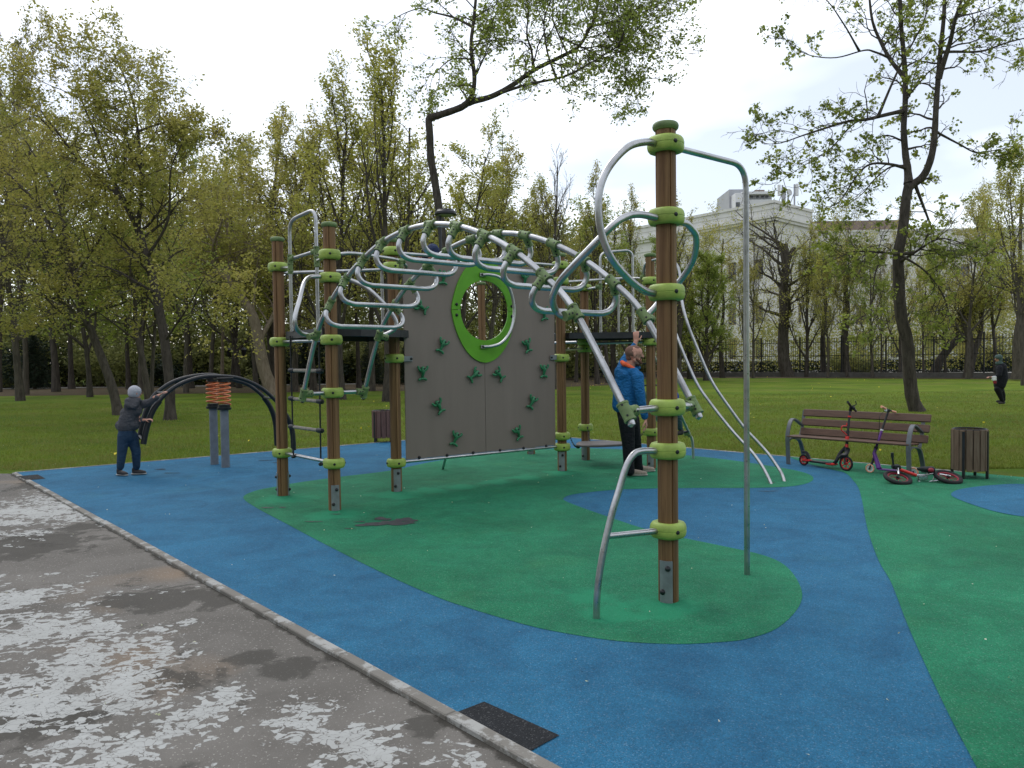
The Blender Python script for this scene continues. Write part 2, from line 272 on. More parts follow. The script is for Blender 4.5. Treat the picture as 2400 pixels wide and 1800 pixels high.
# ---------------------------------------------------------------- mesh helpers
class MB:
    def __init__(s): s.v=[]; s.f=[]; s.m=[]; s.o=None
    def add(s,vs,fs,mi=0):
        b=len(s.v); s.v+= [tuple(v) for v in vs]; s.f+=[tuple(i+b for i in f) for f in fs]; s.m+=[mi]*len(fs); return s
    def xf(s,M,start=0):
        s.v[start:]=[tuple(M@Vector(v)) for v in s.v[start:]]; return s
    def box(s,c,size,rz=0.,mi=0,bev=0.,R=None):
        hx,hy,hz=[q/2 for q in size]; M=R if R is not None else Matrix.Rotation(rz,3,'Z'); c=Vector(c)
        if bev<=0:
            P=[(x,y,z) for z in (-hz,hz) for x,y in ((-hx,-hy),(hx,-hy),(hx,hy),(-hx,hy))]
            fs=[(3,2,1,0),(4,5,6,7),(0,1,5,4),(1,2,6,5),(2,3,7,6),(3,0,4,7)]
            return s.add([c+M@Vector(p) for p in P],fs,mi)
        b=min(bev,hx*.9,hy*.9,hz*.9); P=[];rings=[]
        for z,i in ((-hz,b),(-hz+b,0),(hz-b,0),(hz,b)):
            ax,ay=hx-i,hy-i; q=b*.6
            rings.append([(-ax+q,-ay,z),(ax-q,-ay,z),(ax,-ay+q,z),(ax,ay-q,z),(ax-q,ay,z),(-ax+q,ay,z),(-ax,ay-q,z),(-ax,-ay+q,z)])
        for r in rings: P+=r
        fs=[tuple(range(7,-1,-1)),tuple(range(24,32))]
        for k in range(3):
            for i in range(8): j=(i+1)%8; fs.append((k*8+i,k*8+j,k*8+8+j,k*8+8+i))
        return s.add([c+M@Vector(p) for p in P],fs,mi)
    def tube(s,pts,r,seg=10,mi=0,cap=True,closed=False,flat=1.):
        pts=[Vector(p) for p in pts]; n=len(pts); rs=r if hasattr(r,'__len__') else [r]*n
        tang=[]
        for i in range(n):
            a=pts[i-1] if (i>0 or closed) else pts[0]; b=pts[(i+1)%n] if (i<n-1 or closed) else pts[-1]
            d=(b-a); tang.append(d.normalized() if d.length>1e-9 else Vector((0,0,1)))
        up=Vector((0,0,1)) if abs(tang[0].z)<.9 else Vector((0,1,0))
        u=(up-tang[0]*up.dot(tang[0])).normalized(); vs=[]
        for i in range(n):
            if i: u=(u-tang[i]*u.dot(tang[i])); u=u.normalized() if u.length>1e-6 else Vector((1,0,0))
            w_=tang[i].cross(u)
            for k in range(seg):
                a=2*math.pi*k/seg; vs.append(pts[i]+(u*math.cos(a)+w_*(math.sin(a)*flat))*rs[i])
        fs=[]; R=n if closed else n-1
        for i in range(R):
            a=i*seg; b=((i+1)%n)*seg
            for k in range(seg): j=(k+1)%seg; fs.append((a+k,a+j,b+j,b+k))
        if cap and not closed: fs.append(tuple(range(seg-1,-1,-1))); fs.append(tuple(range((n-1)*seg,n*seg)))
        return s.add(vs,fs,mi)
    def lathe(s,prof,c=(0,0,0),seg=24,mi=0,axis=(0,0,1),sq=0.,caps=True):
        A=Vector(axis).normalized(); up=Vector((1,0,0)) if abs(A.x)<.9 else Vector((0,1,0))
        U=(up-A*up.dot(A)).normalized(); W=A.cross(U); c=Vector(c); vs=[]; fs=[]
        for r,z in prof:
            for k in range(seg):
                a=2*math.pi*k/seg; q=r*(1+sq*math.cos(4*a)); vs.append(c+U*(q*math.cos(a))+W*(q*math.sin(a))+A*z)
        for i in range(len(prof)-1):
            for k in range(seg): j=(k+1)%seg; fs.append((i*seg+k,i*seg+j,(i+1)*seg+j,(i+1)*seg+k))
        if caps: fs.append(tuple(range(seg-1,-1,-1))); fs.append(tuple(range((len(prof)-1)*seg,len(prof)*seg)))
        return s.add(vs,fs,mi)
    def cyl(s,a,b,r,seg=12,mi=0,r2=None):
        return s.tube([a,b],[r,r if r2 is None else r2],seg,mi)
    def ball(s,c,r,mi=0,seg=10,ax=(1,1,1)):
        c=Vector(c); n=seg//2+1; vs=[];fs=[]
        for i in range(1,n):
            p=math.pi*i/n
            for k in range(seg):
                a=2*math.pi*k/seg; vs.append(c+Vector((r*ax[0]*math.sin(p)*math.cos(a),r*ax[1]*math.sin(p)*math.sin(a),r*ax[2]*math.cos(p))))
        t=len(vs); vs+= [c+Vector((0,0,r*ax[2])),c-Vector((0,0,r*ax[2]))]
        for i in range(n-2):
            for k in range(seg): j=(k+1)%seg; fs.append((i*seg+k,(i+1)*seg+k,(i+1)*seg+j,i*seg+j))
        for k in range(seg): j=(k+1)%seg; fs.append((t,k,j)); fs.append((t+1,(n-2)*seg+j,(n-2)*seg+k))
        return s.add(vs,fs,mi)
    def prism(s,poly,z0,z1,mi=0):
        n=len(poly); vs=[(p[0],p[1],z0) for p in poly]+[(p[0],p[1],z1) for p in poly]
        fs=[tuple(range(n-1,-1,-1)),tuple(range(n,2*n))]+[(i,(i+1)%n,n+(i+1)%n,n+i) for i in range(n)]
        return s.add(vs,fs,mi)
    def sheet(s,poly,z,mi=0): return s.add([(p[0],p[1],z) for p in poly],[tuple(range(len(poly)))],mi)
    def build(s,name,mats,parent=None,smooth=True,org=(0,0,0),**props):
        me=bpy.data.meshes.new(name); o_=Vector(org)
        me.from_pydata([tuple(Vector(v)-o_) for v in s.v],[],s.f)
        mats=[mats] if isinstance(mats,str) else mats
        for q in mats: me.materials.append(MAT[q])
        me.polygons.foreach_set('material_index',s.m)
        me.update()
        bm=bmesh.new(); bm.from_mesh(me); bmesh.ops.recalc_face_normals(bm,faces=bm.faces); bm.to_mesh(me); bm.free()
        if smooth: shade(me)
        return link(name,me,parent,**props)
def shade(me,ang=38):
    me.polygons.foreach_set('use_smooth',[True]*len(me.polygons))
    try: me.set_sharp_from_angle(angle=math.radians(ang))
    except Exception: pass
def link(name,me,parent=None,**props):
    o=bpy.data.objects.new(name,me); COL.objects.link(o)
    if parent is not None: o.parent=parent
    for k,v in props.items(): o[k]=v
    return o
def thing(name,label,cat,loc=(0,0,0),rz=0.,group=None):
    o=bpy.data.objects.new(name,None); COL.objects.link(o); o.location=loc; o.rotation_euler=(0,0,rz); o.empty_display_size=.2
    o['label']=label; o['category']=cat
    if group: o['group']=group
    return o
def copy_tree(o,parent=None):
    c=o.copy(); COL.objects.link(c); c.parent=parent
    for ch in list(o.children): copy_tree(ch,c)
    return c
def fillet(pts,rad,n=7):
    pts=[Vector(p) for p in pts]; out_=[pts[0]]
    for i in range(1,len(pts)-1):
        r=rad[i-1] if hasattr(rad,'__len__') else rad
        a=pts[i-1]-pts[i]; b=pts[i+1]-pts[i]; ta=min(r,a.length*.49); tb=min(r,b.length*.49)
        p0=pts[i]+a.normalized()*ta; p1=pts[i]+b.normalized()*tb
        for k in range(n+1):
            t=k/n; out_.append(p0*(1-t)**2+pts[i]*2*t*(1-t)+p1*t*t)
    out_.append(pts[-1]); return out_
def spline(pts,n=6):
    P=[Vector(p) for p in pts]; out_=[]
    for i in range(len(P)-1):
        p0=P[i-1] if i else P[0]*2-P[1]; p1=P[i]; p2=P[i+1]; p3=P[i+2] if i+2<len(P) else P[-1]*2-P[-2]
        for k in range(n):
            t=k/n; out_.append(.5*((2*p1)+(p2-p0)*t+(2*p0-5*p1+4*p2-p3)*t*t+(3*p1-p0-3*p2+p3)*t**3))
    out_.append(P[-1]); return out_
def smooth2d(pts,n=8,closed=True):
    P=[Vector((p[0],p[1])) for p in pts]; m=len(P); out_=[]
    for i in range(m if closed else m-1):
        p0,p1,p2,p3=P[(i-1)%m],P[i],P[(i+1)%m],P[(i+2)%m]
        if not closed:
            if i==0: p0=p1*2-p2
            if i==m-2: p3=p2*2-p1
        for k in range(n):
            t=k/n; out_.append(.5*((2*p1)+(p2-p0)*t+(2*p0-5*p1+4*p2-p3)*t*t+(3*p1-p0-3*p2+p3)*t**3))
    if not closed: out_.append(P[-1])
    return out_
# ---------------------------------------------------------------- the ground
def sheet_obj(name,poly,z,m_,label=None):
    mb=MB(); mb.sheet(poly,z); o=mb.build(name,m_,smooth=False); o['kind']='structure'
    return o
# lawn: one sheet with a hole-free grid reaching past the horizon of trees
mb=MB(); mb.sheet([(-400,-60),(400,-60),(400,500),(-400,500)],-.03); mb.build('lawn','lawn_grass',smooth=False,kind='structure')
K1=ground(35,1108); K2=ground(1290,1800); kd=(K2-K1).normalized(); kn=Vector((-kd.y,kd.x,0))
if kn.x<0: kn=-kn           # towards the blue rubber
K0=K1-kd*.02; KE=K1+kd*30
E1=ground(1000,1028); E2=ground(1610,1050); E3=ground(2240,1105)
ld=(E1-K1).normalized(); rd=(E3-E2).normalized()
def isect(p,d,q,e):
    den=d.x*e.y-d.y*e.x; t=((q.x-p.x)*e.y-(q.y-p.y)*e.x)/den; return p+d*t
CR=isect(K1,ld,E2,-rd)
far=E3+rd*30
sheet_obj('asphalt_yard',[K0+Vector((-40,1.2,0)),K0+Vector((0,.03,0)),KE,KE+Vector((-60,-8,0))],-.018,'old_asphalt')
sheet_obj('rubber_surface_blue',[K1+kn*.03,CR,far,far-Vector((0,22,0)),K1+kd*30+kn*.03],0,'rubber_blue')
def gp(l): return [ground(*p) for p in l]
blob=[(570,1166),(600,1150),(650,1140),(700,1131),(795,1118),(915,1103),(1000,1085),(1100,1068),(1200,1058),(1335,1051),(1420,1052),(1505,1057),(1608,1067),(1700,1077),(1790,1090),(1870,1104),(1904,1117),(1897,1131),(1845,1141),(1740,1144),(1628,1144),(1465,1147),(1356,1157),(1322,1167),(1333,1178),(1421,1210),(1519,1242),(1606,1262),(1693,1280),(1790,1302),(1844,1329),(1877,1378),(1873,1421),(1823,1472),(1750,1498),(1682,1506),(1600,1510),(1519,1508),(1440,1502),(1356,1490),(1270,1474),(1193,1454),(1100,1426),(1020,1398),(900,1345),(760,1275),(660,1222),(600,1190)]
sheet_obj('rubber_surface_green',smooth2d(gp(blob),5),.0025,'rubber_green')
rg=[(1852,1073.5),(1900,1089),(1950,1101),(1981,1109),(1999,1126),(2012,1144),(2021,1176),(2026,1205),(2033,1239),(2044,1275),(2062,1320),(2089,1367),(2127,1465),(2170,1562),(2224,1676),(2289,1800),(2420,2050)]
P_=smooth2d(gp(rg),5,False); P_=[Vector((p[0],p[1],0)) for p in P_]
P_[0]=isect(P_[0],Vector((0.3,1,0)),E2,rd)
sheet_obj('rubber_surface_green',P_+[far-Vector((0,22,0)),far],.004,'rubber_green')
bb=[(2229,1161),(2243,1150),(2281,1143),(2330,1138),(2400,1136),(2520,1150),(2560,1185),(2480,1213),(2400,1212),(2340,1202),(2297,1190),(2250,1173)]
sheet_obj('rubber_surface_blue',smooth2d(gp(bb),5),.008,'rubber_blue')
for q in ([(1065,1673),(1135,1646),(1311,1725),(1232,1768)],[(42,1116.5),(88,1112.5),(107,1122),(62,1126.5)]):
    sheet_obj('rubber_patch_black',gp(q),.004,'rubber_black')
# kerb of separate stones
mb=MB(); L=0.; rk=random.Random(3)
while L<14:
    c=K1+kd*(L+.5)-kn*.005; dz=rk.uniform(-.004,.006)
    mb.box((c.x,c.y,-.0545+dz),(.998,.068,.12),math.atan2(kd.y,kd.x)+rk.uniform(-.003,.003),bev=.006); L+=1.0
mb.build('kerb','kerb_stone',smooth=False,kind='structure')
mb=MB(); ea=math.atan2(ld.y,ld.x); Lm=(CR-K1).length
mb.box(((K1+CR)/2+Vector((-ld.y,ld.x,0))*.03+Vector((0,0,-.035))),(Lm,.06,.08),ea)
mb.box(((CR+E3)/2+Vector((-rd.y,rd.x,0))*.03+Vector((0,0,-.035))),((E3-CR).length*1.02,.06,.08),math.atan2(rd.y,rd.x))
mb.build('kerb','kerb_stone',smooth=False,kind='structure')
# worn holes and stains in the rubber
def splat(name,px,py,rx,ry,z,m_,seed,lobes=7,rot=0.):
    r_=random.Random(seed); c=ground(px,py); pts=[]
    ph=[r_.uniform(0,6.28) for _ in range(4)]
    for k in range(44):
        a=2*math.pi*k/44; q=1+.28*math.sin(2*a+ph[0])+.22*math.sin(3*a+ph[1])+.14*math.sin(lobes*a+ph[2])+.08*math.sin(13*a+ph[3])
        x,y=rx*q*math.cos(a),ry*q*math.sin(a); pts.append((c.x+x*math.cos(rot)-y*math.sin(rot),c.y+x*math.sin(rot)+y*math.cos(rot)))
    sheet_obj(name,pts,z,m_)
for a in ((905,1228,.21,.12,3,.1),(950,1220,.12,.09,5,.3),(895,1217,.08,.07,9,-.1)): splat('ground_stain',a[0],a[1],a[2],a[3],.0065+a[4]*.00005,'stain_dark',a[4],rot=a[5])
splat('ground_stain',844,1224,.045,.02,.0069,'stain_dark',21)
for a in ((376,1100,.10,.035),(400,1109,.10,.03),(622,1079,.09,.03),(648,1085,.08,.025)): splat('ground_stain',a[0],a[1],a[2],a[3],.0035,'stain_hole',int(a[0]))
for a in ((735,1224,.08,.018),(788,1206,.06,.014),(818,1240,.05,.012),(662,1190,.05,.02),(626,1191,.06,.03),(1800,1152,.10,.015),(1808,1132,.06,.012)): splat('ground_stain',a[0],a[1],a[2],a[3],.0062,'stain_dark',int(a[0]))
sheet_obj('bare_earth',[(-90,41),(-1,41.5),(8,47),(8,60),(-90,60)],-.022,'bare_earth')
sheet_obj('bare_earth',[(3,58),(14,58),(22,53.5),(31,46),(40,38),(60,60),(30,66),(3,66)],-.021,'bare_earth')
sheet_obj('footpath',[(-90,53.2),(-8,54),(-8,55.6),(-90,55.4)],-.016,'path_grit')
sheet_obj('footpath',[(2,67),(20,65),(34,55),(48,42),(80,60),(70,82),(2,82)],-.014,'path_grit')
# scattered petals and twigs, grass blades: uncountable
rg_=np.random.default_rng(5)
def quads(cent,sz,nrm_spread,name,m_,parent=None,aspect=.55,kind=None,up=0.,tri=False,droop=False):
    """many small leaf-sized faces round the given points"""
    n=len(cent); th=rg_.uniform(0,2*np.pi,n); cz=rg_.uniform(-1,1,n)*nrm_spread
    a=np.stack([np.cos(th)*np.sqrt(1-cz**2),np.sin(th)*np.sqrt(1-cz**2),cz],1)
    t2=rg_.normal(size=(n,3)); 
    if up: t2[:,2]+=0; a[:,2]+=up; a/=np.linalg.norm(a,axis=1)[:,None]
    b=np.cross(a,t2); b/=np.linalg.norm(b,axis=1)[:,None]+1e-9
    s=(sz*rg_.uniform(.65,1.35,n))[:,None]
    c=np.cross(a,b)
    if tri:
        v=np.stack([cent-b*s*aspect*.5,cent+b*s*aspect*.5,cent+a*s],1).reshape(-1,3); k=3
    else:
        v=np.stack([cent-a*s*.5,cent+b*s*aspect*.5-a*s*.05+c*s*.12,cent+a*s*.5,cent-b*s*aspect*.5-a*s*.05+c*s*.12],1).reshape(-1,3); k=4
    me=bpy.data.meshes.new(name); me.vertices.add(n*k); me.vertices.foreach_set('co',v.astype(np.float32).ravel())
    me.loops.add(n*k); me.loops.foreach_set('vertex_index',np.arange(n*k,dtype=np.int32))
    me.polygons.add(n); me.polygons.foreach_set('loop_start',np.arange(0,n*k,k,dtype=np.int32)); 
    me.materials.append(MAT[m_]); me.update(calc_edges=True); me.validate()
    o=link(name,me,parent)
    if kind: o['kind']=kind
    return o
def inside(p): # on rubber or asphalt
    d=(p[:,0]-K1.x)*(-ld.y)+(p[:,1]-K1.y)*ld.x; e=(p[:,0]-E2.x)*(-rd.y)+(p[:,1]-E2.y)*rd.x
    return d,e
n=150000
Y=11+22*rg_.random(n)**1.7; X=(rg_.random(n)*2-1)*.72*Y
p=np.stack([X,Y,np.full(n,-.03)],1); d,e=inside(p); kk=((d>.07)|(e>.07))&((p[:,0]>K1.x+.1)|(p[:,1]>12.2)); p=p[kk]
quads(p,.055,.2,'grass','grass_blade',kind='stuff',aspect=.28,up=1.6,tri=True)
n=300; Y=3+20*rg_.random(n); X=(rg_.random(n)*2-1)*.68*Y
quads(np.stack([X,Y,np.full(n,.014)],1),.017,.05,'fallen_petals','petal',kind='stuff',aspect=.6)

n=260; Y=12+45*rg_.random(n)**1.3; X=(rg_.random(n)*2-1)*.62*Y; X[:110]=rg_.normal(size=110)*3.2+4.5; Y[:110]=rg_.uniform(38,52,110)
p=np.stack([X,Y,rg_.uniform(.0,.05,n)],1); d,e=inside(p); kk=((d>.2)|(e>.2))&(p[:,0]>K1.x); quads(p[kk],.05,.3,'dandelion_flowers','dandelion',kind='stuff',aspect=.9)
# ================================================================ CLIMBING FRAME
PB={k:ground(*v) for k,v in dict(P0=(1567,1407),P1=(664,1161),P2=(785,1195),P3=(930,1151),P4=(1318,1103),P5=(1373,1078),P6=(1527,1097),P7=(1245,1064)).items()}
PB['P8']=Vector((at(1128,664,14.2).x,14.2,0))
cf=thing('climbing_frame','large playground climbing frame of brown wooden posts, arched steel ladder and grey climbing wall','climbing frame',(0,9,0))
ORG=(0,9,0)
def part(mb,name,mats,parent=cf,**k): return mb.build(name,mats,parent,org=ORG,**k)
def post_mesh(c,h,rot):
    mb=MB(); pr=[]; r=.066
    for q in range(4):
        a0=rot+q*math.pi/2
        for k in range(9):
            a=a0+math.radians(4)+k*(math.pi/2-math.radians(8))/8; pr.append((r*math.cos(a)*(1+.03*abs(math.cos(2*(a-rot)))),r*math.sin(a)*(1+.03*abs(math.cos(2*(a-rot))))))
        a=a0+math.pi/2; pr.append(((r-.010)*math.cos(a),(r-.010)*math.sin(a)))
    n=len(pr); vs=[];fs=[]
    for z in (-.05,h): vs+=[(c.x+x,c.y+y,z) for x,y in pr]
    fs=[(i,(i+1)%n,n+(i+1)%n,n+i) for i in range(n)]+[tuple(range(n,2*n))]
    mb.add(vs,fs); return mb
CL=[(.067,.050),(.088,.055),(.104,.050),(.114,.036),(.1185,.016),(.1185,.0035),(.1165,.002),(.1165,-.002),(.1185,-.0035),(.1185,-.016),(.114,-.036),(.104,-.050),(.088,-.055),(.067,-.050)]
def clamp(c,z,rot,parent,mats=('clamp_green','black_plastic')):
    mb=MB(); mb.lathe([(r,-q) for r,q in CL][::-1] if 0 else [(r,q) for r,q in CL][::-1],(c.x,c.y,z),40,0,sq=.035)
    for k in range(4):
        a=rot+k*math.pi/2+.1; d=Vector((math.cos(a),math.sin(a),0))
        p_=Vector((c.x,c.y,z))+d*.116
        mb.lathe([(.0145,-.004),(.0145,.004),(.0105,.010),(.003,.0125)],p_,12,1,axis=d)
    # moulded thumb marks on top and bottom halves
    a=rot-.55; d=Vector((math.cos(a),math.sin(a),0)); 
    part(mb,'clamp',list(mats),parent)
def make_post(key,h,clamps,rot=.0,plate=None):
    c=PB[key]; p=part(post_mesh(c,h,rot),'post','post_wood')
    mb=MB(); mb.lathe([(.060,-.012),(.074,-.010),(.084,.002),(.087,.016),(.084,.030),(.074,.040),(.045,.046)],(c.x,c.y,h),28); part(mb,'cap','cap_green',p)
    for z in clamps: clamp(c,z,rot,p)
    pa=plate if plate is not None else rot
    for s in (0,math.pi):
        mb=MB(); a0=pa+s; vs=[];fs=[]
        for i in range(7):
            a=a0-.62+i*1.24/6
            for rr in (.071,.076):
                for z in (-.02,.285): vs.append((c.x+rr*math.cos(a),c.y+rr*math.sin(a),z))
        for i in range(6):
            b_=i*4; n_=b_+4; fs+=[(b_+2,n_+2,n_+3,b_+3),(b_,b_+1,n_+1,n_),(b_+1,b_+3,n_+3,n_+1)]
        fs+=[(0,2,3,1),(24,25,27,26)]
        mb.add(vs,fs)
        for da,z in ((.18,.235),(-.30,.075)):
            d=Vector((math.cos(a0+da),math.sin(a0+da),0)); mb.lathe([(.019,0),(.019,.008),(.013,.018),(.004,.022)],Vector((c.x,c.y,z))+d*.075,12,1,axis=d)
        part(mb,'ground_bracket',['zinc_plate','black_plastic'],p)
    return p
a_=lambda d:math.radians(d)
make_post('P0',3.155,[3.05,2.575,2.075,1.31,1.02,.485],a_(-75),a_(-115))
make_post('P1',3.12,[2.80,1.89,.53],a_(-95),a_(-165))
make_post('P2',3.12,[2.81,2.56,1.88,1.30,.52],a_(-80),a_(-70))
make_post('P3',3.12,[3.0,2.81,1.67,.36],a_(-70),a_(-75))
make_post('P4',3.12,[2.99,2.76,1.65,.51,.35],a_(-85),a_(-100))
make_post('P5',3.12,[2.76,1.90,1.79,.53],a_(-85),a_(-115))
make_post('P6',3.12,[2.76,1.87,.54],a_(-80),a_(-110))
make_post('P7',2.55,[1.9,.5],a_(-85),a_(-95))
make_post('P8',3.02,[1.9],a_(-85))
# ---- arch
P0=PB['P0'];P2=PB['P2'];P3=PB['P3'];P4=PB['P4'];P5=PB['P5'];P6=PB['P6'];P1=PB['P1']
AX=(P0-P2).normalized(); PR=Vector((-AX.y,AX.x,0))
fw=lambda s,lat,z: P2+AX*s+PR*lat+Vector((0,0,z))
TR=.0235
JS=[(.37,1.92),(.67,2.23),(.97,2.44),(1.30,2.60),(1.63,2.715),(2.0,2.775),(2.37,2.775),(2.72,2.715),(3.06,2.60),(3.39,2.44),(3.70,2.23),(4.0,1.955)]
LAT=.375
def sleeve(mb,c,ax,L,r=.036,mi=0):
    ax=Vector(ax).normalized(); l=L/2
    mb.lathe([(r-.006,-l),(r+.003,-l),(r+.004,-l+.012),(r,-l+.016),(r,l-.016),(r+.004,l-.012),(r+.003,l),(r-.006,l)],c,18,mi,axis=ax)
def bolts(mb,c,ax,side,L,r=.036,mi=1):
    ax=Vector(ax).normalized(); side=Vector(side); side=(side-ax*side.dot(ax)).normalized()
    for q in (-.3,.3): mb.lathe([(.0075,-.004),(.0075,.002),(.005,.0025)],Vector(c)+ax*(L*q)+side*(r+.0005),8,mi,axis=side)
VIEW=Vector((-.2,-1,.0))
for sg in (-1,1):
    pts=[fw(.03,sg*LAT,1.22),fw(.055,sg*LAT,1.30)]+[fw(s,sg*LAT,z) for s,z in JS]+[fw(4.43,sg*LAT,1.30),fw(4.475,sg*LAT,1.215)]
    sp=spline(pts,8); mb=MB(); mb.tube(sp,TR+.001,14); rail=part(mb,'arch_rail','steel_tube')
    for i,(s,z) in enumerate(JS):
        p=fw(s,sg*LAT,z); a=JS[i-1] if i else (.055,1.3); b=JS[i+1] if i<11 else (4.43,1.3)
        tg=(fw(b[0],0,b[1])-fw(a[0],0,a[1])).normalized(); mb=MB(); sleeve(mb,p,tg,.115)
        slope=math.atan2(tg.z,(tg-Vector((0,0,tg.z))).dot(AX))
        dn=(Vector((0,0,-1))*math.cos(slope*.45)+AX*math.sin(slope*.45)).normalized()
        if 0<i<11: br=(PR*sg*.045+dn*.066).normalized()
        else: br=(PR*sg*.9+dn*.25).normalized()
        sleeve(mb,p+br*.062,br,.085,.033)
        bolts(mb,p,tg,VIEW+Vector((0,0,.3)),.115); bolts(mb,p+br*.07,br,VIEW,.05,.033)
        part(mb,'joint',['joint_green','black_plastic'],rail)
    for s,z,end in ((.055,1.30,0),(4.43,1.30,1)):
        a=fw(s,sg*LAT,z); tg=((fw(.37,sg*LAT,1.92) if not end else fw(4.0,sg*LAT,1.955))-a).normalized()
        mb=MB(); sleeve(mb,a+tg*-.005,tg,.13,.039); sleeve(mb,a-PR*sg*.055,PR,.09,.036); bolts(mb,a,tg,VIEW,.13,.039); bolts(mb,a-PR*sg*.06,PR,VIEW,.05)
        part(mb,'joint',['joint_green','black_plastic'],rail)
for i in range(1,11):
    s,z=JS[i]; a=JS[i-1]; b=JS[i+1]; slope=math.atan2(b[1]-a[1],b[0]-a[0])
    ds,dz=math.sin(slope*.45),-math.cos(slope*.45); prof=[(0,.01),(.045,.066),(.072,.115),(.078,.155),(.062,.198),(.02,.232),(-.05,.25),(-.10,.252)]
    left=[fw(s+ds*d,-(LAT+o),z+dz*d) for o,d in prof]; right=[fw(s+ds*d,(LAT+o),z+dz*d) for o,d in prof][::-1]
    mb=MB(); mb.tube(spline(left,4)+spline(right,4),TR,14); part(mb,'rung','steel_tube')
for P_,s,z in ((P2,.0,1.30),(P0,4.478,1.31)):
    mb=MB(); mb.tube([fw(s+(.05 if s<1 else -.045),-LAT,1.30),fw(s,-.06,z),fw(s,.06,z),fw(s+(.05 if s<1 else -.045),LAT,1.30)],TR,14); part(mb,'crossbar','steel_tube')
# swooping guard tubes beside the arch ends
def local(px,py,lat):
    b=fw(0,lat,0); q=onplane(px,py,b,AX); return ((q-b).dot(AX),q.z)
for lst,lats in (([(1537,510),(1500,503),(1470,507),(1440,525),(1390,575),(1340,627),(1310,662),(1297,690),(1296,710),(1303,728),(1318,740),(1332,737)],[.12,.25,.35,.45,.55,.6,.6,.58,.55,.5,.46,.42]),
                 ([(750,648),(725,650),(712,665),(703,700),(692,740),(693,765),(705,780),(722,786)],[.12,.25,.38,.5,.6,.6,.52,.43])):
    L_=[local(p[0],p[1],-l)+(l,) for p,l in zip(lst,lats)]
    for sg in (-1,1):
        mb=MB(); mb.tube(spline([fw(s,sg*l,z) for s,z,l in L_],5),TR,14); part(mb,'guard_tube','steel_tube')
def tube(name,pts,r=TR,sp=True,m_='steel_tube',n=6):
    mb=MB(); mb.tube(spline(pts,n) if sp else pts,r,14); return part(mb,name,m_)
# front loop, sliding pole, low step tube
tube('loop_tube',[at(1540,337,5.10),at(1512,333,5.0),at(1470,346,4.9),at(1425,395,4.82),at(1404,455,4.78),at(1406,530,4.78),at(1430,600,4.82),at(1468,648,4.92),at(1508,680,5.02),at(1540,689,5.10)])
pb=ground(1751,1347); pt=Vector((pb.x,pb.y,3.05)); c0=Vector((P0.x,P0.y,3.05)); dd=(pt-c0).normalized()
tube('sliding_pole',fillet([c0+dd*.09,pt,Vector((pb.x,pb.y,-.03))],.17,8),.0215,False)
lb=ground(1398,1449); dl=(lb-P0); dl.z=0; dl.normalize(); ll=(lb-P0).length
lp=lambda d,z: P0+dl*d+Vector((0,0,z))
tube('step_tube',[lp(.08,1.02)]+[onplane(x,y,P0,dl) for x,y in ((1500,1058),(1481,1070),(1466,1098),(1451,1148),(1436,1197),(1420,1263),(1411,1308),(1403,1360),(1399,1405),(1398,1449))]+[lb-Vector((0,0,.03))],.0225,n=4)
qd=(onplane(1424,1257,P0,dl)-P0).dot(dl); tube('step_tube',[lp(.09,.485),lp(qd,onplane(1424,1257,P0,dl).z)],.0205,False)
# ---- decks
def deck(poly,z,name='deck'):
    mb=MB(); mb.prism(poly,z-.018,z); P=[Vector((p[0],p[1],z-.045)) for p in poly]; n=len(P)
    for i in range(n):
        a,b=P[i],P[(i+1)%n]; m=(a+b)/2; mb.box(m,((b-a).length+.012,.014,.086),math.atan2(b.y-a.y,b.x-a.x))
    # bolts along the rim
    for i in range(n):
        a,b=P[i],P[(i+1)%n]
        if (b-a).length>.4: mb.ball(a.lerp(b,.2)+Vector((0,0,.048)),.012,1,8); mb.ball(a.lerp(b,.8)+Vector((0,0,.048)),.012,1,8)
    part(mb,name,['deck_black','zinc_plate'],smooth=False)
deck([(P1.x+.09,P1.y+.05),(P1.x+.12,P1.y-.12),(P2.x-.10,P2.y+.02),(P2.x+.07,P2.y+.10),(P2.x+.30,P2.y+.12),(-1.48,8.98),(-1.33,9.22),(-1.27,9.45),(-1.30,9.62),(-1.36,9.82),(-.98,10.2),(-.72,10.75),(-1.2,11.4),(-2.1,11.2),(-2.7,10.3)],2.01)
deck([(P4.x+.08,P4.y+.02),(P4.x+.12,P4.y-.10),(P6.x+.06,P6.y-.11),(P6.x+.12,P6.y+.1),(P6.x+.1,P6.y+.8),(P5.x+.4,P5.y+.35),(P5.x-.1,P5.y+.15),(P4.x-.1,P4.y+.6)],2.01)
# beams under and between clamps
def bar(a,b,za,zb=None,r=.0195,name='crossbar'):
    tube(name,[Vector((a.x,a.y,za)),Vector((b.x,b.y,za if zb is None else zb))],r,False)
bar(P1,P2,1.89,1.88); bar(P1,P2,.53,.52); bar(P4,P5,1.76,1.79); bar(P5,P6,1.87); bar(P4,P3,.36,.36,.0205)
bar(P3,P4,2.985,2.985,.0205)
bar(PB['P7'],P5,1.9,1.9)
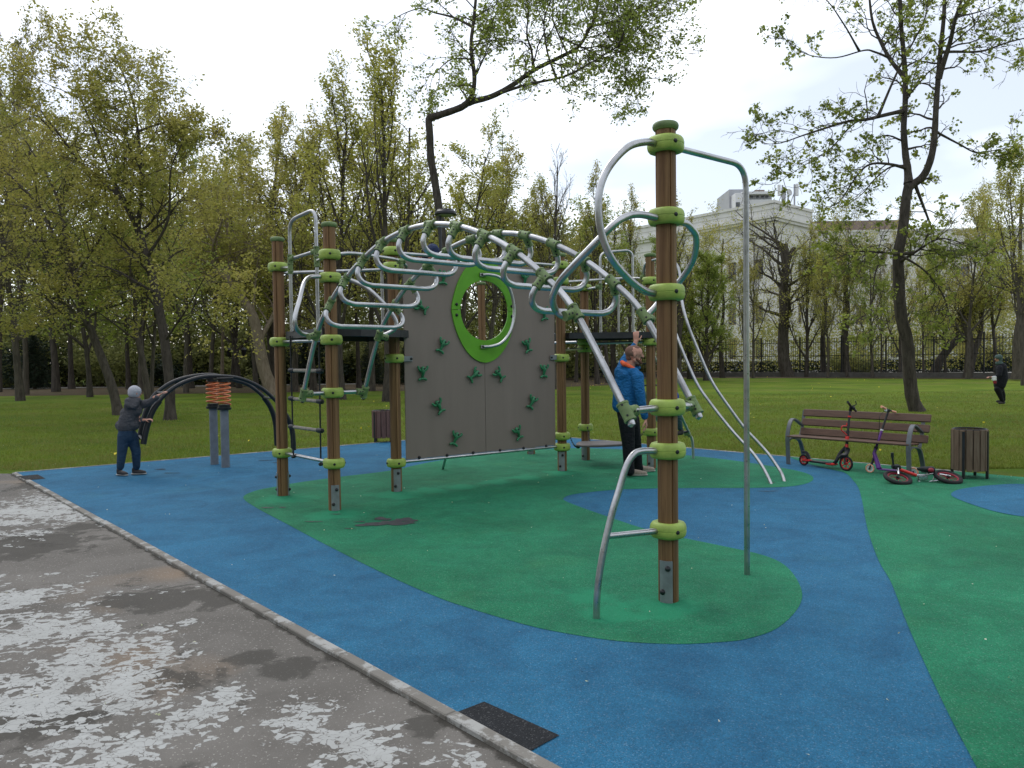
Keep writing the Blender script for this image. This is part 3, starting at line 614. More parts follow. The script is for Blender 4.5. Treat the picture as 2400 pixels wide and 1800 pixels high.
# rails round the left deck
tube('hand_rail',[at(655,640,9.42),at(893,632,10.9)],.0195,False)
tube('hand_rail',[at(785,598,8.5),at(812,594,8.55),at(840,595,8.7),at(890,602,9.0),at(930,609,9.3),at(950,621,9.42),at(950,630,9.5),at(932,634,9.58)],.0195)
def hoop(pts,name='hoop_tube',r=.0205,f=.1): tube(name,fillet(pts,f,6),r,False)
hl=at(681,640,9.12); hr=at(743,640,8.78)
hoop([Vector((hl.x,hl.y,2.0)),Vector((hl.x,hl.y,3.31)),Vector((hr.x,hr.y,3.38)),Vector((hr.x,hr.y,2.0))],f=.14)
def tee(p,ax,br,L=.1,parent=cf):
    mb=MB(); sleeve(mb,p,ax,L,.031); sleeve(mb,Vector(p)+Vector(br).normalized()*.045,br,.06,.029); bolts(mb,p,ax,VIEW,L,.031); part(mb,'joint',['joint_green','black_plastic'],parent)
UP=Vector((0,0,1))
v1=at(681,627,hl.y); v2=at(681,607,hl.y); v3=at(742,588,hr.y); v4=at(742,611,hr.y)
tee(Vector((hl.x,hl.y,v1.z)),UP,P1-hl); tee(Vector((hl.x,hl.y,v2.z)),UP,v3-v2); tee(Vector((hr.x,hr.y,v3.z)),UP,v2-v3); tee(Vector((hr.x,hr.y,v4.z)),UP,P2-hr)
tube('crossbar',[v2,v3],.0185,False); tube('crossbar',[v1,at(655,628,9.38)],.018,False); tube('crossbar',[v4,at(768,600,8.5)],.018,False)
h2=at(895,640,10.9); h3=at(930,618,10.6)
hoop([Vector((h2.x,h2.y,2.0)),Vector((h2.x,h2.y,2.96)),Vector((h3.x,h3.y,2.98))],f=.12)
tee(at(940,612,9.35),Vector((1,.5,0)),(0,0,-1)); 
# rails round the right deck
tube('hand_rail',[at(1325,661,11.2),at(1400,656,11.9),at(1470,652,12.1),at(1510,653,11.6),at(1535,654,11.35)],.0195)
for (xa,xb,Ya,Yb) in ((1407,1483,11.95,12.1),):
    A_=at(xa,650,Ya);B_=at(xb,650,Yb)
    hoop([Vector((A_.x,A_.y,2.0)),Vector((A_.x,A_.y,at(xa,592,Ya).z)),Vector((B_.x,B_.y,at(xb,586,Yb).z)),Vector((B_.x,B_.y,2.0))],f=.13)
m_=at(1449,650,12.05); tube('rail_post',[Vector((m_.x,m_.y,2.0)),Vector((m_.x,m_.y,at(1449,653,12.05).z))],.019,False)
tee(at(1407,672,11.95),UP,(-1,0,0)); tee(at(1483,655,12.1),UP,(1,0,0),.08); tee(at(1508,650,11.4),Vector((1,0,0)),(0,0,1)); tube('crossbar',[at(1378,677,12.2),at(1407,672,11.95)],.018,False)
# the two slanting sliding bars on the right
def polepath(lst,yb,yt):
    n=len(lst); g=ground(*lst[-1]); pts=[]
    z0=at(lst[0][0],lst[0][1],yt).z
    for i,(x,y) in enumerate(lst):
        t=i/(n-1); pts.append(at(x,y,yt+(g.y-yt)*t**1.2 if i<n-1 else g.y))
    pts.append(pts[-1]-Vector((0,0,.04))); return pts
tube('sliding_bar',polepath([(1508,648),(1511,622),(1525,611),(1558,606),(1584,618),(1594,648),(1598,705),(1612,760),(1640,830),(1669,895),(1707,952),(1745,1003),(1775,1035),(1800,1063),(1820,1091),(1832,1110),(1838,1128)],0,11.4),.0205)
tube('sliding_bar',polepath([(1536,662),(1556,690),(1573,745),(1587,790),(1612,852),(1637,905),(1668,949),(1700,990),(1730,1025),(1757,1053),(1778,1080),(1795,1108),(1807,1134)],0,11.3),.0205)
# small ladder behind the front post
g=ground(1625,1075)
sA=[g-Vector((0,0,.03)),at(1623,1035,g.y),at(1615,1015,g.y-.03),at(1592,965,g.y-.25),at(1530,828,11.55)]
tube('ladder_side',sA,.021); tube('ladder_side',[p+Vector((-.42,-.12,0)) for p in sA],.021)
for q in (.02,.35,.62,.88):
    k=Vector(sA[2]).lerp(sA[4],q); mb=MB(); mb.box(k+Vector((-.21,-.06,0)),(.42,.075,.02),math.atan2(.12,.42),bev=.006); part(mb,'ladder_tread','deck_black')
tee(at(1614,1016,g.y-.02),(at(1592,965,g.y)-at(1614,1016,g.y)),(-1,0,-.1),.11)
# rope ladder
for px in (683,749):
    pass
ra=[at(681,822,9.15),at(688,1072,9.13)]; rb=[at(748,815,8.78),at(752,1085,8.76)]
tube('rope',[Vector((ra[0].x,ra[0].y,1.95)),ra[1]],.0095,False,'black_plastic'); tube('rope',[Vector((rb[0].x,rb[0].y,1.95)),rb[1]],.0095,False,'black_plastic')
for ya,yb in ((868,869),(934,941),(1000,1009)):
    a=at(684,ya,9.14); b=at(750,yb,8.77); d=(b-a).normalized(); mb=MB(); mb.cyl(a+d*.03,b-d*.03,.0205,14)
    for e_ in (a,b): mb.lathe([(.014,-.055),(.027,-.045),(.030,-.01),(.030,.01),(.027,.045),(.014,.055)],e_,12,1,axis=d)
    part(mb,'rope_rung',['rung_grey','black_plastic'])
mb=MB(); mb.ball(at(752,1088,8.76),.03,0,10,(1,1,.7)); mb.ball(at(688,1070,9.13),.03,0,10,(1,1,.7)); part(mb,'rope_end','black_plastic')
# ---- climbing wall with porthole
WD=(P4-P3); WL=WD.length; WD.normalize(); WN=Vector((WD.y,-WD.x,0))      # WN points to the viewer side
wp=lambda u,z,o=0.: P3+WD*u+WN*o+Vector((0,0,z))
def wl(px,py,off=0.):
    q=onplane(px,py,P3+WN*off,WD); return (q-P3).dot(WD),q.z
hc=wl(1133.5,728); HR=(wl(1190.5,728)[0]-wl(1076,728)[0])/2; HZ=(wl(1133,657)[1]-wl(1133,800)[1])/2
U0=wl(948,850)[0]; U1=wl(1299,850)[0]; Z0=.385; Z1=2.93
mb=MB()
for sgn in (-1,1):
    ue=U0 if sgn<0 else U1; uc=hc[0]+sgn*.004
    angs=[math.pi/2+sgn*-1*math.pi*k/36 for k in range(37)] # from top, down the chosen side
    cor=[math.atan2(Z1-hc[1],ue-uc),math.atan2(Z0-hc[1],ue-uc)]
    if sgn<0: cor=[a if a>0 else a+2*math.pi for a in cor]
    A_=sorted(set(angs+cor),reverse=(sgn>0)); inn=[];outp=[]
    for a in A_:
        ca,sa=math.cos(a),math.sin(a)
        inn.append((uc+HR*ca if abs(ca)>1e-6 else uc,hc[1]+HZ*sa))
        ts=[]
        if ca*sgn>1e-6: ts.append((ue-uc)/ca)
        if sa>1e-6: ts.append((Z1-hc[1])/sa)
        if sa<-1e-6: ts.append((Z0-hc[1])/sa)
        t_=min(ts); outp.append((uc+t_*ca if abs(ca)>1e-6 else uc,hc[1]+t_*sa))
    n=len(A_); vs=[]
    for o_ in (.009,-.009):
        vs+=[wp(u,z,o_) for u,z in inn]+[wp(u,z,o_) for u,z in outp]
    fs=[]
    for i in range(n-1):
        fs+=[(i,i+1,n+i+1,n+i),(2*n+i,3*n+i,3*n+i+1,2*n+i+1),(i,2*n+i,2*n+i+1,i+1),(n+i,n+i+1,3*n+i+1,3*n+i)]
    fs+=[(0,n,3*n,2*n),(n-1,2*n-1,4*n-1,3*n-1)]
    mb.add(vs,fs)
wall=part(mb,'climbing_wall','wall_board',smooth=False)
# ring
mb=MB()
def ringr(a):
    c_,s_=abs(math.cos(a)),abs(math.sin(a)); return 1/((c_/.565)**1.9+(s_/.665)**1.45)**(1/1.66)*1.0
for half in (0,1):
    vs=[];n=33
    for o_ in (.030,.012):
        for rr in (0,1):
            for k in range(n):
                a=math.pi*half+math.pi*k/(n-1); cz=.003 if half==0 else -.003
                if rr==0: u,z=(HR-.012)*math.cos(a),(HZ-.012)*math.sin(a)
                else: q=ringr(a); u,z=q*math.cos(a),q*math.sin(a)
                vs.append(wp(hc[0]+u,hc[1]+z+cz,o_))
    fs=[]
    for i in range(n-1): fs+=[(i,i+1,n+i+1,n+i),(2*n+i,3*n+i,3*n+i+1,2*n+i+1),(i,2*n+i,2*n+i+1,i+1),(n+i,n+i+1,3*n+i+1,3*n+i)]
    fs+=[(0,n,3*n,2*n),(n-1,2*n-1,4*n-1,3*n-1)]; mb.add(vs,fs)
for sx in (-1,1):
    for sz in (-1,1): mb.lathe([(.021,0),(.021,.006),(.014,.016),(.004,.020)],wp(hc[0]+sx*(HR+.05),hc[1]+sz*.07,.030),12,1,axis=WN)
part(mb,'porthole_ring',['porthole_green','black_plastic'],wall)
g_=[wp(hc[0]-.03,hc[1]+.475,.05),wp(hc[0]+.04,hc[1]+.475,.10),wp(hc[0]+.17,hc[1]+.44,.15),wp(hc[0]+.30,hc[1]+.32,.17),wp(hc[0]+.375,hc[1]+.12,.17),wp(hc[0]+.38,hc[1]-.10,.17),wp(hc[0]+.31,hc[1]-.30,.17),wp(hc[0]+.18,hc[1]-.44,.15),wp(hc[0]+.05,hc[1]-.485,.10),wp(hc[0]-.03,hc[1]-.49,.05)]
mb=MB(); mb.tube(spline(g_,5),.021,14)
for z in (.475,-.49):
    mb.box(wp(hc[0]-.04,hc[1]+z,.045),(.09,.03,.05),math.atan2(WD.y,WD.x),0,.006); mb.lathe([(.018,0),(.013,.012),(.004,.016)],wp(hc[0]-.055,hc[1]+z,.06),10,1,axis=WN)
part(mb,'grab_handle',['steel_tube','black_plastic'],wall)
mb=MB()
for px,py in ((982,1072),(1047,1067),(1108,1061),(1171,1055),(1226,1050),(1279,1045)):
    u,z=wl(px,py); mb.lathe([(.022,0),(.022,.006),(.014,.017),(.004,.021)],wp(u,z,.009),12,0,axis=WN)
for px,py in ((978,606),(1008,609),(1163,618),(1220,622),(1270,625)):
    u,z=wl(px,py); mb.lathe([(.020,0),(.014,.017),(.004,.021)],wp(u,z,.009),12,0,axis=WN)
part(mb,'bolt','black_plastic',wall)
for px,py,u_ in ((960,841,-.05),(1290,838,.05)):
    u,z=wl(px,py); mb=MB(); mb.box(wp(u+u_*.8,z,.03),(.13,.012,.07),math.atan2(WD.y,WD.x),0,.004); mb.lathe([(.017,0),(.012,.012),(.003,.015)],wp(u-u_*.1,z,.036),10,1,axis=WN); part(mb,'bracket',['zinc_plate','black_plastic'],wall)
def hold(px,py,deg):
    u,z=wl(px,py); a=math.radians(deg); ca,sa=math.cos(a),math.sin(a); mb=MB()
    # local: x right, y up -> tilted
    q=lambda x,y,o: wp(u+.9*(x*ca+y*sa),z+.9*(-x*sa+y*ca),.009+o*.9)
    mb.tube(spline([q(0,.075,.03),q(0,.03,.05),q(0,-.03,.038),q(0,-.075,.02)],4),[.025,.026,.027,.028,.028,.026,.024,.021,.019,.018,.017,.016,.015],12)
    mb.ball(q(0,.062,.04),.030,0,12)
    for sx in (-1,1):
        mb.tube(spline([q(0,.03,.03),q(sx*.035,.035,.038),q(sx*.066,.062,.045),q(sx*.073,.085,.045)],3),[.02]*3+[.017]*3+[.015]*4,10); mb.ball(q(sx*.074,.086,.045),.0165,0,10)
        mb.tube(spline([q(0,-.082,.03),q(sx*.03,-.082,.033),q(sx*.055,-.095,.033)],3),[.015]*7,10); mb.ball(q(sx*.055,-.096,.033),.016,0,10)
    mb.lathe([(.012,0),(.012,.004),(.006,.006)],q(.008,.058,.076),10,1,axis=WN)
    part(mb,'hold',['hold_green','black_plastic'],wall)
for a in ((1033,810,25),(987,874,0),(1108,879,50),(1166,878,-45),(1232,810,-20),(1271,869,0),(1025,952,-30),(1243,942,25),(1064,1027,20),(1210,1014,-25),(984,720,-60),(1036,650,5),(1226,655,0),(1271,735,-10)): hold(*a)
tube('support_tube',[Vector((at(1037,1085,10.3).x,11.2,.36)),ground(1037,1100)-Vector((0,0,.02))],.02,False)
# ================================================================ hanging seat
sc_=at(1406,1040,11.75); hs=thing('hanging_seat','flat grey oval seat hung on chains between the wooden posts','swing seat',(sc_.x,sc_.y,sc_.z))
mb=MB(); out_=[]
for k in range(40):
    a=2*math.pi*k/40; q=1+.10*math.cos(3*a+.5); out_.append((.40*q*math.cos(a),.31*q*math.sin(a)))
vs=[(x*i,y*i,z) for (i,z) in ((.97,-.020),(1,-.012),(1,.006),(.97,.014)) for x,y in out_]; n=40
fs=[tuple(range(n-1,-1,-1)),tuple(range(3*n,4*n))]+[(k*n+i,k*n+(i+1)%n,(k+1)*n+(i+1)%n,(k+1)*n+i) for k in range(3) for i in range(n)]
mb.add(vs,fs); mb.build('seat','seat_grey',hs)
def chain(a,b,name='chain'):
    mb=MB(); a,b=Vector(a),Vector(b); d=b-a; nl=max(3,int(d.length/.034)); dn=d.normalized(); s1=dn.cross(Vector((0,1,.1))).normalized(); s2=dn.cross(s1)
    for i in range(nl):
        c=a+d*((i+.5)/nl)+Vector((0,0,-.05*math.sin(math.pi*(i+.5)/nl))); s=s1 if i%2 else s2
        mb.tube([c+dn*(.021*math.cos(t))+s*(.011*math.sin(t)) for t in [k*math.pi/4 for k in range(8)]],.0042,5,closed=True)
    mb.ball(b,.035,0,8,(1,1,.7)); mb.build(name,'black_steel',hs,org=hs.location)
S_=Vector(hs.location)
chain(Vector((P4.x+.11,P4.y-.02,.51)),S_+Vector((-.34,-.05,-.04))); chain(Vector((P5.x+.02,P5.y-.12,.55)),S_+Vector((-.12,.24,-.01))); chain(Vector((P6.x-.1,P6.y,.54)),S_+Vector((.36,.0,-.02)))
# ================================================================ spring seesaw
s1_=ground(503,1088); s2_=ground(529,1095); sw=thing('spring_seesaw','black arched seesaw on two grey posts with orange coil springs','seesaw',((s1_+s2_)/2))
so=sw.location; sv=(s2_-s1_).normalized(); sd_=Vector((-sv.y,sv.x,0)); sd_=sd_ if sd_.x>0 else -sd_
def spart(mb,name,mats,parent=sw,**k): return mb.build(name,mats,parent,org=so,**k)
for c in (s1_,s2_):
    mb=MB(); mb.lathe([(.063,-.03),(.063,.90),(.058,.905)],c,28); po=spart(mb,'post','post_grey')
    mb=MB(); mb.lathe([(.06,.90),(.105,.905),(.108,.925),(.108,.94),(.09,.945),(.09,.985),(.06,.99)],c,28); spart(mb,'spring_plate','black_plastic',po); mb=MB(); mb.lathe([(.06,1.335),(.09,1.34),(.09,1.379),(.06,1.381)],c,24); mb.box((c.x,c.y,1.395),(.26,.16,.03),math.atan2(sd_.y,sd_.x),0,.005); spart(mb,'top_bracket','black_plastic',po)
    mb=MB(); mb.tube([c+Vector((.096*math.cos(t),.096*math.sin(t),.985+.36*t/(2*math.pi*5.5))) for t in [k*math.pi/10 for k in range(111)]],.0135,8); spart(mb,'spring','spring_orange',po)
def arc(list_,base,rs,name,blk='black_steel'):
    pts=[onplane(x,y,base,sd_) for x,y in list_]; mb=MB(); mb.tube(spline(pts,6),rs,14); spart(mb,name,blk); return pts
near=arc([(336,1041),(344,1003),(358,963),(374,940),(392,920),(426,898),(471,884),(516,882),(562,887),(607,906),(641,934),(662,960),(679,990),(686,1018),(688,1055)],s2_,.030,'arch_tube')
farp=arc([(327,1030),(336,985),(349,948),(369,920),(403,896),(449,882),(500,879),(550,891),(584,903),(618,931),(634,955),(645,990),(649,1044)],s1_,.030,'arch_tube')
for i,r_ in ((0,.042),(-1,.042)):
    for L_ in (near,farp):
        e=L_[:4] if i==0 else L_[-4:]; mb=MB(); mb.tube(spline(e,4),r_,14); spart(mb,'grip_sleeve','black_plastic')
for (a,b) in ((near[4],farp[3]),(near[10],farp[9]),(near[7],farp[6]),(near[0]+Vector((0,0,.06)),farp[0]+Vector((0,0,.06)))):
    mb=MB(); mb.cyl(a,b,.018,12); spart(mb,'cross_rung','black_steel')
# ================================================================ park furniture
def wheel(c,axle,R,r,spokes,mats,parent,org,name='wheel',hub=.02):
    c=Vector(c); A=Vector(axle).normalized(); up=Vector((0,0,1)) if abs(A.z)<.9 else Vector((1,0,0)); U=(up-A*up.dot(A)).normalized(); W=A.cross(U)
    mb=MB(); mb.tube([c+(U*math.cos(t)+W*math.sin(t))*(R-r) for t in [2*math.pi*k/32 for k in range(32)]],r,10,0,closed=True)
    mb.tube([c+(U*math.cos(t)+W*math.sin(t))*(R-2*r-.003) for t in [2*math.pi*k/32 for k in range(32)]],max(.006,r*.5),8,1,closed=True)
    for k in range(spokes):
        t=2*math.pi*k/spokes; d=U*math.cos(t)+W*math.sin(t); mb.cyl(c+d*hub,c+d*(R-2*r),.0075 if spokes<9 else .0035,6,1)
    mb.lathe([(hub*.5,-.022),(hub,-.02),(hub,.02),(hub*.5,.022)],c,12,2,axis=A)
    return mb.build(name,mats,parent,org=org)
# bench
bl=ground(1848,1088); br=ground(2131,1117); bd=(br-bl); BW=bd.length; brz=math.atan2(bd.y,bd.x)
bench=thing('park_bench','long brown slatted bench with curved grey metal arms on the lawn edge','bench',((bl+br)/2),brz)
for sx in (-1,1):
    x=sx*BW/2; mb=MB()
    def flat(pts,w=.055,t=.014):
        P=spline(pts,5); mb.tube(P,w*.5,8,flat=1.); 
    def strap(pts,w=.058,t=.020):
        P=[Vector(p) for p in spline([(0,a,b) for a,b in pts],6)]; vs=[];fs=[]
        for i,p in enumerate(P):
            d=(P[min(i+1,len(P)-1)]-P[max(i-1,0)]).normalized(); nn=Vector((0,-d.z,d.y))
            for ox,on in ((-w/2,-t/2),(w/2,-t/2),(w/2,t/2),(-w/2,t/2)): q=p+nn*on; vs.append((x+ox,q.y,q.z))
        for i in range(len(P)-1):
            for k in range(4): j=(k+1)%4; fs.append((i*4+k,i*4+j,i*4+4+j,i*4+4+k))
        fs+=[(0,1,2,3),tuple(range(len(P)*4-4,len(P)*4))]; mb.add(vs,fs)
    strap([(.0,-.02),(-.015,.20),(-.03,.38),(-.02,.47),(.03,.60),(.09,.665),(.16,.675),(.26,.635),(.40,.565)])
    strap([(-.015,.36),(.06,.385),(.22,.37),(.33,.33),(.40,.22),(.45,.10),(.49,-.02)])
    strap([(.33,.36),(.40,.50),(.45,.66),(.48,.79)],.045,.018)
    mb.build('side_frame','bench_iron',bench)
def slat(c,size,tilt,nm,parent): 
    mb=MB(); mb.box(c,size,R=Matrix.Rotation(tilt,3,'X'),bev=.010); return mb
mb=MB()
for z,y in ((.505,.385),(.645,.435),(.785,.480)):
    mb.box((0.05,y-.02,z-.03),(BW+.10,.028,.112),R=Matrix.Rotation(math.radians(-18),3,'X'),bev=.010)
mb.build('backrest','slat_brown',bench)
mb=MB()
for y,z in ((.01,.425),(.13,.42),(.25,.412)): mb.box((0.0,y,z),(BW+.02,.105,.03),bev=.008)
mb.build('seat','slat_brown',bench)
# waste bins
def bin_(label,loc,R,z0,z1,nsl,m_,rz,square=False):
    t=thing('waste_bin',label,'waste bin',loc,rz,None); mb=MB(); rb=random.Random(nsl)
    for k in range(nsl):
        a=2*math.pi*(k+.5)/nsl; w_=2*R*math.sin(math.pi/nsl)*.90; mb.box((R*math.cos(a),R*math.sin(a),(z0+z1)/2+rb.uniform(-.004,.004)),(.018,w_,z1-z0),a,bev=.003)
    mb.build('slats',m_,t)
    mb=MB(); mb.lathe([(R-.03,z0+.02),(R-.025,z1-.03),(R-.035,z1-.03),(R-.04,z0+.03)],(0,0,0),24); mb.tube([((R-.012)*math.cos(a),(R-.012)*math.sin(a),z1+.004) for a in [2*math.pi*k/32 for k in range(32)]],.007,6,closed=True)
    mb.build('liner','black_steel',t)
    for k in range(4):
        a=math.pi/4+k*math.pi/2-.12; mb=MB(); mb.box(((R+.006)*math.cos(a),(R+.006)*math.sin(a),(z1-.02)/2-.01),(.03,.03,z1),a); mb.build('leg','black_steel',t)
    return t
g=ground(2272,1119); bin_('round grey-brown waste bin of upright boards beside the bench',g,.203,.105,.640,16,'bin_wood_grey',.05)
g=ground(899,1035); bin_('reddish slatted waste bin behind the post left of the climbing wall',g,.215,.09,.63,14,'bin_wood_red',.2)
# red and black scooter
f=ground(1983,1104); r=ground(1884,1091); sc1=thing('kick_scooter','black kick scooter with bright red wheels leaning on the bench','scooter',((f+r)/2)); so1=sc1.location
td=(f-r).normalized(); ax_=Vector((-td.y,td.x,0)); fc=f+Vector((0,0,.108)); rc=r+Vector((0,0,.083))
wheel(fc,ax_,.108,.014,6,['tyre_black','red_paint','red_paint'],sc1,so1,'front_wheel'); wheel(rc,ax_,.083,.013,6,['tyre_black','red_paint','red_paint'],sc1,so1,'rear_wheel')
top=at(1993,958,11.0); nk=at(1984,1048,10.87); jt=at(1985,1031,10.88)
def sb(n,m_,fn,parent=sc1,o=None):
    mb=MB(); fn(mb); return mb.build(n,m_,parent,org=o if o is not None else so1)
zd=Vector((0,0,1))
dk0=r+td*.13+zd*.085; dk1=f-td*.20+zd*.075
sb('deck',['black_plastic','red_paint'],lambda m:(m.box((dk0+dk1)/2,((dk1-dk0).length,.11,.028),math.atan2(td.y,td.x),0,.008),m.box(dk1-td*.03+zd*.002,(.13,.113,.034),math.atan2(td.y,td.x),1,.01),m.box(dk0-td*.03,(.07,.05,.035),math.atan2(td.y,td.x),1,.008),m.cyl(rc-ax_*.03,dk0-ax_*.03,.011,8,1),m.cyl(rc+ax_*.03,dk0+ax_*.03,.011,8,1)))
sb('mudguard','black_plastic',lambda m:m.tube(spline([rc-td*.02+zd*.125,rc+td*.05+zd*.11,rc+td*.10+zd*.03],5),.019,8,flat=1.5))
sb('fork','black_plastic',lambda m:(m.cyl(fc+ax_*.033,nk+ax_*.02,.013,8),m.cyl(fc-ax_*.033,nk-ax_*.02,.013,8),m.box(nk-zd*.02,(.06,.07,.03),math.atan2(td.y,td.x),0,.008),m.tube(spline([nk-zd*.03+td*.03,fc+zd*.125,fc+zd*.118-td*.05,fc+zd*.08-td*.10],5),.022,8,flat=1.3)))
sb('folding_bracket','black_plastic',lambda m:(m.tube(spline([dk1-zd*.0,dk1+td*.05+zd*.06,(dk1+nk)/2+zd*.03,nk-td*.01],5),.026,8),m.cyl(dk1+zd*.02+ax_*.03,nk-td*.02+ax_*.02,.010,8)))
sb('steering_column',['black_plastic','red_paint'],lambda m:(m.cyl(nk,jt+(top-jt)*.3,.021,12),m.cyl(jt+(top-jt)*.28,top,.0155,12),m.cyl(nk-(top-nk)*.01,nk+(top-nk)*.07,.026,12,1),m.cyl(jt-(top-nk)*.0,jt+(top-nk)*.09,.026,12,1),m.cyl(jt+(top-jt)*.72,jt+(top-jt)*.76,.024,12,1)))
a=at(1987,942,10.72); b_=at(2006,963,11.08); cb=at(1995,953,10.95)
sb('handlebar','black_plastic',lambda m:(m.cyl(a,cb,.017,10),m.cyl(cb,b_,.017,10),m.cyl(cb,top-zd*.03,.022,10),m.tube(spline([cb,cb+Vector((.07,0,.03)),cb+Vector((.06,0,.08))],4),.007,6),m.ball(cb+Vector((.03,0,-.02)),.028)))
sb('carry_clip','red_paint',lambda m:m.tube(fillet([jt+zd*.07,jt+Vector((-.085,0,.145)),jt+Vector((-.07,0,.20)),jt+Vector((.0,0,.20)),jt+Vector((-.005,0,.24))],.02,4),.008,8))
# purple scooter
f=ground(2039,1108); r=ground(2141,1117); sc2=thing('kick_scooter','small purple kick scooter with peach grips and white wheels','scooter',((f+r)/2)); so2=sc2.location
td=(f-r).normalized(); ax_=Vector((-td.y,td.x,0)); fc=f+Vector((0,0,.060)); rc=r+Vector((0,0,.062))
wheel(fc,ax_,.060,.009,12,['peach','white_part','black_plastic'],sc2,so2,'front_wheel',.014); wheel(rc,ax_,.062,.010,12,['peach','white_part','black_plastic'],sc2,so2,'rear_wheel',.014)
nk=at(2049,1062,f.y+.03); mid=at(2067,1008,f.y+.08); top=at(2082,963,f.y+.12); d1=f-td*.12+zd*.07; d0=r+td*.10+zd*.055
sb('deck','purple_paint',lambda m:(m.box((d0+d1)/2,((d1-d0).length,.10,.018),math.atan2(td.y,td.x),0,.006),m.cyl(d0+ax_*.03,rc+ax_*.028,.009,8),m.cyl(d0-ax_*.03,rc-ax_*.028,.009,8)),sc2,so2)
sb('neck','purple_paint',lambda m:(m.tube([d1,nk+zd*.0,nk+(mid-nk)*.2],[.035,.026,.02],10),m.cyl(d1-td*-.0,nk,.02,8)),sc2,so2)
sb('fork',['black_plastic','pink_grip'],lambda m:(m.cyl(fc+ax_*.022,nk-zd*.05+ax_*.015,.011,8),m.cyl(fc-ax_*.022,nk-zd*.05-ax_*.015,.011,8),m.cyl(nk-zd*.07,nk-zd*.03,.022,10,1)),sc2,so2)
sb('steering_column',['purple_paint','black_plastic','white_part'],lambda m:(m.cyl(nk,mid,.0175,12),m.cyl(nk+(mid-nk)*.18,nk+(mid-nk)*.27,.026,12,1),m.cyl(mid,top,.014,12,1),m.cyl(mid-(top-mid)*.04,mid+(top-mid)*.03,.022,12,2)),sc2,so2)
a=at(2066,953,f.y+.0); b_=at(2099,966,f.y+.2); cb=top+zd*.01
sb('handlebar',['black_plastic','peach','white_part'],lambda m:(m.cyl(a+(cb-a)*.5,b_+(cb-b_)*.5,.012,10),m.cyl(a,a+(cb-a)*.6,.017,10,1),m.cyl(b_,b_+(cb-b_)*.6,.015,10,1),m.ball(a+(cb-a)*.62-zd*.02,.022,2,8),m.cyl(cb-zd*.03,cb+zd*.015,.022,8)),sc2,so2)
sb('brake_cable','black_cable',lambda m:m.tube(spline([a+(cb-a)*.6-zd*.02,at(2062,975,f.y),at(2061,1000,f.y),at(2056,1040,f.y),nk+Vector((.0,-.03,0))],6),.0035,6),sc2,so2)
# balance bike lying down
fw_=at(2104,1125,9.72); rw_=at(2222,1127,9.72); bk=thing('balance_bike','small silver and red balance bike lying on its side on the green rubber','bike',(( fw_.x+rw_.x)/2,9.72,0)); bo=bk.location
fw_.z=.066; rw_.z=.066; nA=Vector((.06,-.36,1)).normalized()
for c,n_ in ((fw_,'front_wheel'),(rw_,'rear_wheel')):
    wheel(c,nA,.172,.026,10,['tyre_black','dark_red','black_plastic'],bk,bo,n_,.02)
    up=Vector((0,0,1)); U=(up-nA*up.dot(nA)).normalized(); W=nA.cross(U); mb=MB(); mb.tube([c+(U*math.cos(t)+W*math.sin(t))*.128+nA*.008 for t in [2*math.pi*k/32 for k in range(32)]],.0045,6,closed=True); mb.build('rim_stripe','white_part',bk,org=bo)
A9=lambda x,y,Y=9.8: at(x,y,Y)
sb('fork','silver',lambda m:(m.cyl(fw_+nA*.05,A9(2104,1094),.012,8),m.cyl(A9(2103,1103),A9(2106,1090),.018,8)),bk,bo)
sb('handlebar',['black_plastic','silver'],lambda m:(m.cyl(A9(2091,1061),A9(2092,1072),.019,10),m.cyl(A9(2091.6,1070),A9(2094,1092),.013,10),m.box(A9(2100,1094),(.09,.06,.06),.3,0,.012),m.cyl(A9(2091,1093),A9(2110,1096),.026,10)),bk,bo)
sb('main_tube','red_paint',lambda m:m.cyl(A9(2108,1100),A9(2147,1114),.021,12),bk,bo)
sb('frame','silver',lambda m:(m.tube(spline([A9(2145,1113),A9(2165,1113),A9(2185,1110),A9(2205,1112),A9(2228,1116,9.75)],5),.014,10),m.tube(spline([A9(2150,1118),A9(2152,1128),A9(2170,1131),A9(2190,1127),A9(2205,1125)],5),.011,8),m.box(A9(2161,1120),(.11,.05,.06),0,0,.01),m.cyl(A9(2173,1105),A9(2172,1124),.013,8),m.cyl(A9(2187,1124),A9(2191,1115),.008,8)),bk,bo)
sb('saddle',['black_plastic','dark_red'],lambda m:(m.tube([A9(2150,1099),A9(2160,1099),A9(2172,1101),A9(2184,1101),A9(2190,1100)],[.018,.030,.042,.046,.030],12,flat=.75),m.ball(A9(2182,1102,9.74),.035,1,10,(1.1,.8,.9))),bk,bo)
# street lamp with a flat disc head
lb_=Vector((at(1031,500,20.5).x,20.5,0)); lamp=thing('street_lamp','dark slim street lamp with a flat disc head above the climbing arch','street lamp',lb_)
zt=at(1043,500,20.5).z; mb=MB(); mb.lathe([(.075,-.05),(.075,1.2),(.05,1.25),(.043,zt-.02)],(0,0,0),16); mb.build('pole','black_steel',lamp)
mb=MB(); mb.lathe([(.12,0),(.28,.015),(.29,.03),(.285,.085),(.24,.115),(.22,.15),(.10,.17)],(.15,0,zt-.06),32); mb.build('lamp_head','black_steel',lamp)
mb=MB(); mb.lathe([(.22,-.004),(.22,.006)],(.15,0,zt-.06),28); mb.build('diffuser','annex_grey',lamp)
